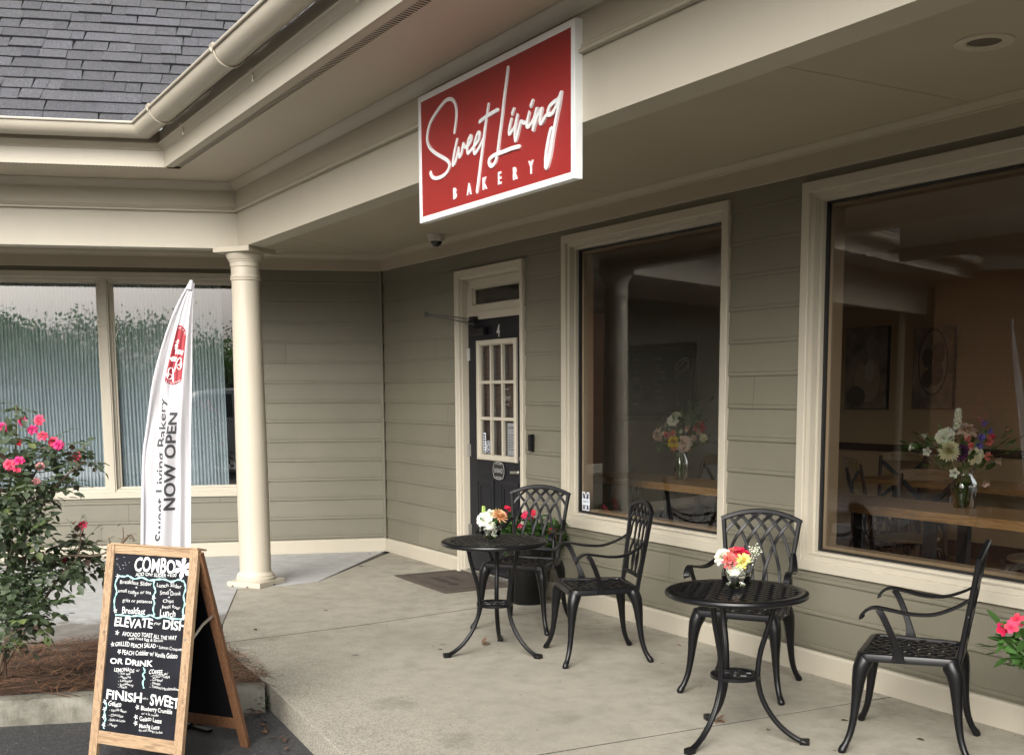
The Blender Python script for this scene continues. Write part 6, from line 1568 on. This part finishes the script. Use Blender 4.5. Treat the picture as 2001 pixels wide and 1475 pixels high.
mb = MB(); mb.col = (.6, .6, .6); mb.poly([p0 + nn * .5 + Vector((0, 0, 3.56)), p1 + nn * .5 + Vector((0, 0, 3.56)), p1 - nn * 4 + Vector((0, 0, 7)), p0 - nn * 4 + Vector((0, 0, 7))]); kid(mb.build('roof', m_shing))

def car(loc, rz, mat, label, L=4.7, W=1.85, H=1.72):
    t = empty('parked_car', loc, rz, label, 'car', 'cars parked in the lot behind the viewer')
    def prof(y):
        k = abs(y); s = W / 2
        return [(-L / 2, .45), (-L / 2 + .02, .95), (-L / 2 + .15, 1.08), (-L / 2 + .95 + 0 * k, 1.14), (-L / 2 + 1.65, H - .06), (-L / 2 + 2.3, H), (L / 2 - 1.0, H - .03), (L / 2 - .25, 1.15), (L / 2 - .02, 1.02), (L / 2, .5), (L / 2 - .1, .30), (-L / 2 + .1, .30)]
    mb = MB(); rings = []
    for y, sh in ((-W / 2, 0), (-W / 2 + .06, 1), (-W / 2 + .3, 1), (W / 2 - .3, 1), (W / 2 - .06, 1), (W / 2, 0)):
        r = []
        for x, z in prof(y):
            yy = y; inset = .16 * max(0, (z - 1.12) / (H - 1.12)); yy = math.copysign(max(0, abs(y) - inset), y)
            if not sh: z = .3 + (z - .3) * .97; x *= .985
            r.append(Vector((x, yy, z)))
        rings.append(r)
    mb.rings(rings); mb.build('body', mat, t, True, angle=25)
    for sy in (-1, 1):
        mb = MB()
        def gp(x, z): return (x, sy * (W / 2 - .16 * max(0, (z - 1.12) / (H - 1.12)) + .004), z)
        for a, b, c, d in ((-.62, -.98, -.30, .05), ):
            pass
        mb.poly([gp(-1.25, 1.14), gp(-.1, 1.14), gp(-.1, H - .12), gp(-.62, H - .13)]); mb.poly([gp(.0, 1.14), gp(1.0, 1.14), gp(1.0, H - .13), gp(.0, H - .12)]); mb.poly([gp(1.1, 1.16), gp(1.85, 1.18), gp(1.45, H - .16), gp(1.1, H - .14)])
        mb.build('side_window', m_carglass, t)
    mb = MB(); mb.poly([(-L / 2 + 1.00, -.72, 1.18), (-L / 2 + 1.0, .72, 1.18), (-L / 2 + 1.62, .64, H - .09), (-L / 2 + 1.62, -.64, H - .09)]); mb.build('windscreen', m_carglass, t)
    for sx in (-1.42, 1.40):
        for sy in (-1, 1):
            mb = MB(); mb.tube([(sx, sy * (W / 2 - .22), .34), (sx, sy * (W / 2 + .012), .34)], .34, 24); w = mb.build('wheel', m_tyre, t, True)
            mb = MB(); mb.tube([(sx, sy * (W / 2 - .1), .34), (sx, sy * (W / 2 + .018), .34)], .21, 20); mb.build('rim', m_steel, w, True)
    for sy in (-1, 1):
        mb = MB(); mb.box((-L / 2 - .012, sy * .72 - .16, .78), (-L / 2 + .05, sy * .72 + .16, .92)); mb.build('headlight', m_steel, t, bevel=.02)
    return t
car((9.2, -9.2, -.13), R(58), m_card, 'dark blue parked estate car mirrored in the left window pane')
car((12.2, -6.9, -.13), R(60), m_car, 'white parked car mirrored low in the left window beside the column')
car((8.6, -14.5, -.13), R(60), m_car, 'white parked car farther back in the lot mirrored behind the rose bush')
def tree(loc, h, r, label, seed, g0=1.0):
    rn = random.Random(seed)
    t = empty('broadleaf_tree', loc, 0, label, 'tree', 'trees beyond the parking lot')
    mb = MB(); mb.tube([(0, 0, 0), (rn.uniform(-.2, .2), rn.uniform(-.2, .2), h * .35), (rn.uniform(-.4, .4), rn.uniform(-.4, .4), h * .8)], [h * .03, h * .022, h * .006], 8)
    for k in range(6):
        a = rn.uniform(0, 6.28); z = h * rn.uniform(.35, .7); mb.tube([(0, 0, z), (r * .4 * math.cos(a), r * .4 * math.sin(a), z + h * .1), (r * .8 * math.cos(a), r * .8 * math.sin(a), z + h * .18)], [h * .012, h * .008, h * .002], 6)
    mb.build('trunk', m_bark, t, True)
    mb = MB(); cl = []
    for k in range(38):
        a = rn.uniform(0, 6.28); q = rn.random() ** .5; z = rn.uniform(.28, 1.0)
        cl.append((Vector((r * q * math.cos(a) * (1.15 - .75 * abs(z - .5)), r * q * math.sin(a) * (1.15 - .75 * abs(z - .5)), h * z)), r * rn.uniform(.22, .42), rn.uniform(.6, 1.25)))
    for c, cr, g in cl:
        for k in range(420):
            p = c + Vector((rn.gauss(0, cr * .38), rn.gauss(0, cr * .38), rn.gauss(0, cr * .3))); q = g * g0 * rn.uniform(.75, 1.2); mb.col = (q, q, q * .9)
            d = Vector((rn.gauss(0, 1), rn.gauss(0, 1), rn.gauss(0, .6))).normalized(); e = d.orthogonal(); s = rn.uniform(.035, .085)
            n = mb.add([p - d * s, p + e * s * .6, p + d * s, p - e * s * .6]); mb.face(n, n + 1, n + 2, n + 3)
    mb.build('crown', m_leaf2, t, recalc=False)
    return t
bx_ = Vector((.86, -.51, 0)); sx_ = Vector((.51, .86, 0))
for i, (a, b, h, r, lb) in enumerate(((34, -13, 5.2, 3.4, 'leftmost round green tree of the row beyond the lot'), (36, -8, 5.8, 3.3, 'dense green tree, second in the row beyond the lot'), (33, -3.5, 5.0, 3.0, 'low green tree, third in the row beyond the lot'), (37, .5, 6.2, 3.2, 'tall green tree in the middle of the row beyond the lot'), (35, 5, 5.6, 3.3, 'broad green tree right of the middle of the row'), (38, 10, 7.0, 3.6, 'tallest green tree near the right end of the row'), (36, 15, 6.2, 3.4, 'rightmost green tree of the row beyond the lot'), (30, -19, 6.0, 3.6, 'green tree apart from the row on its left'), (40, -5.5, 7.2, 2.2, 'slim tall tree rising behind the row'))):
    p = Vector((0, -2.5, 0)) + bx_ * a + sx_ * b
    tree((p.x, p.y, -.13), h * .66, r * 1.45, lb, 40 + i, 1.7)
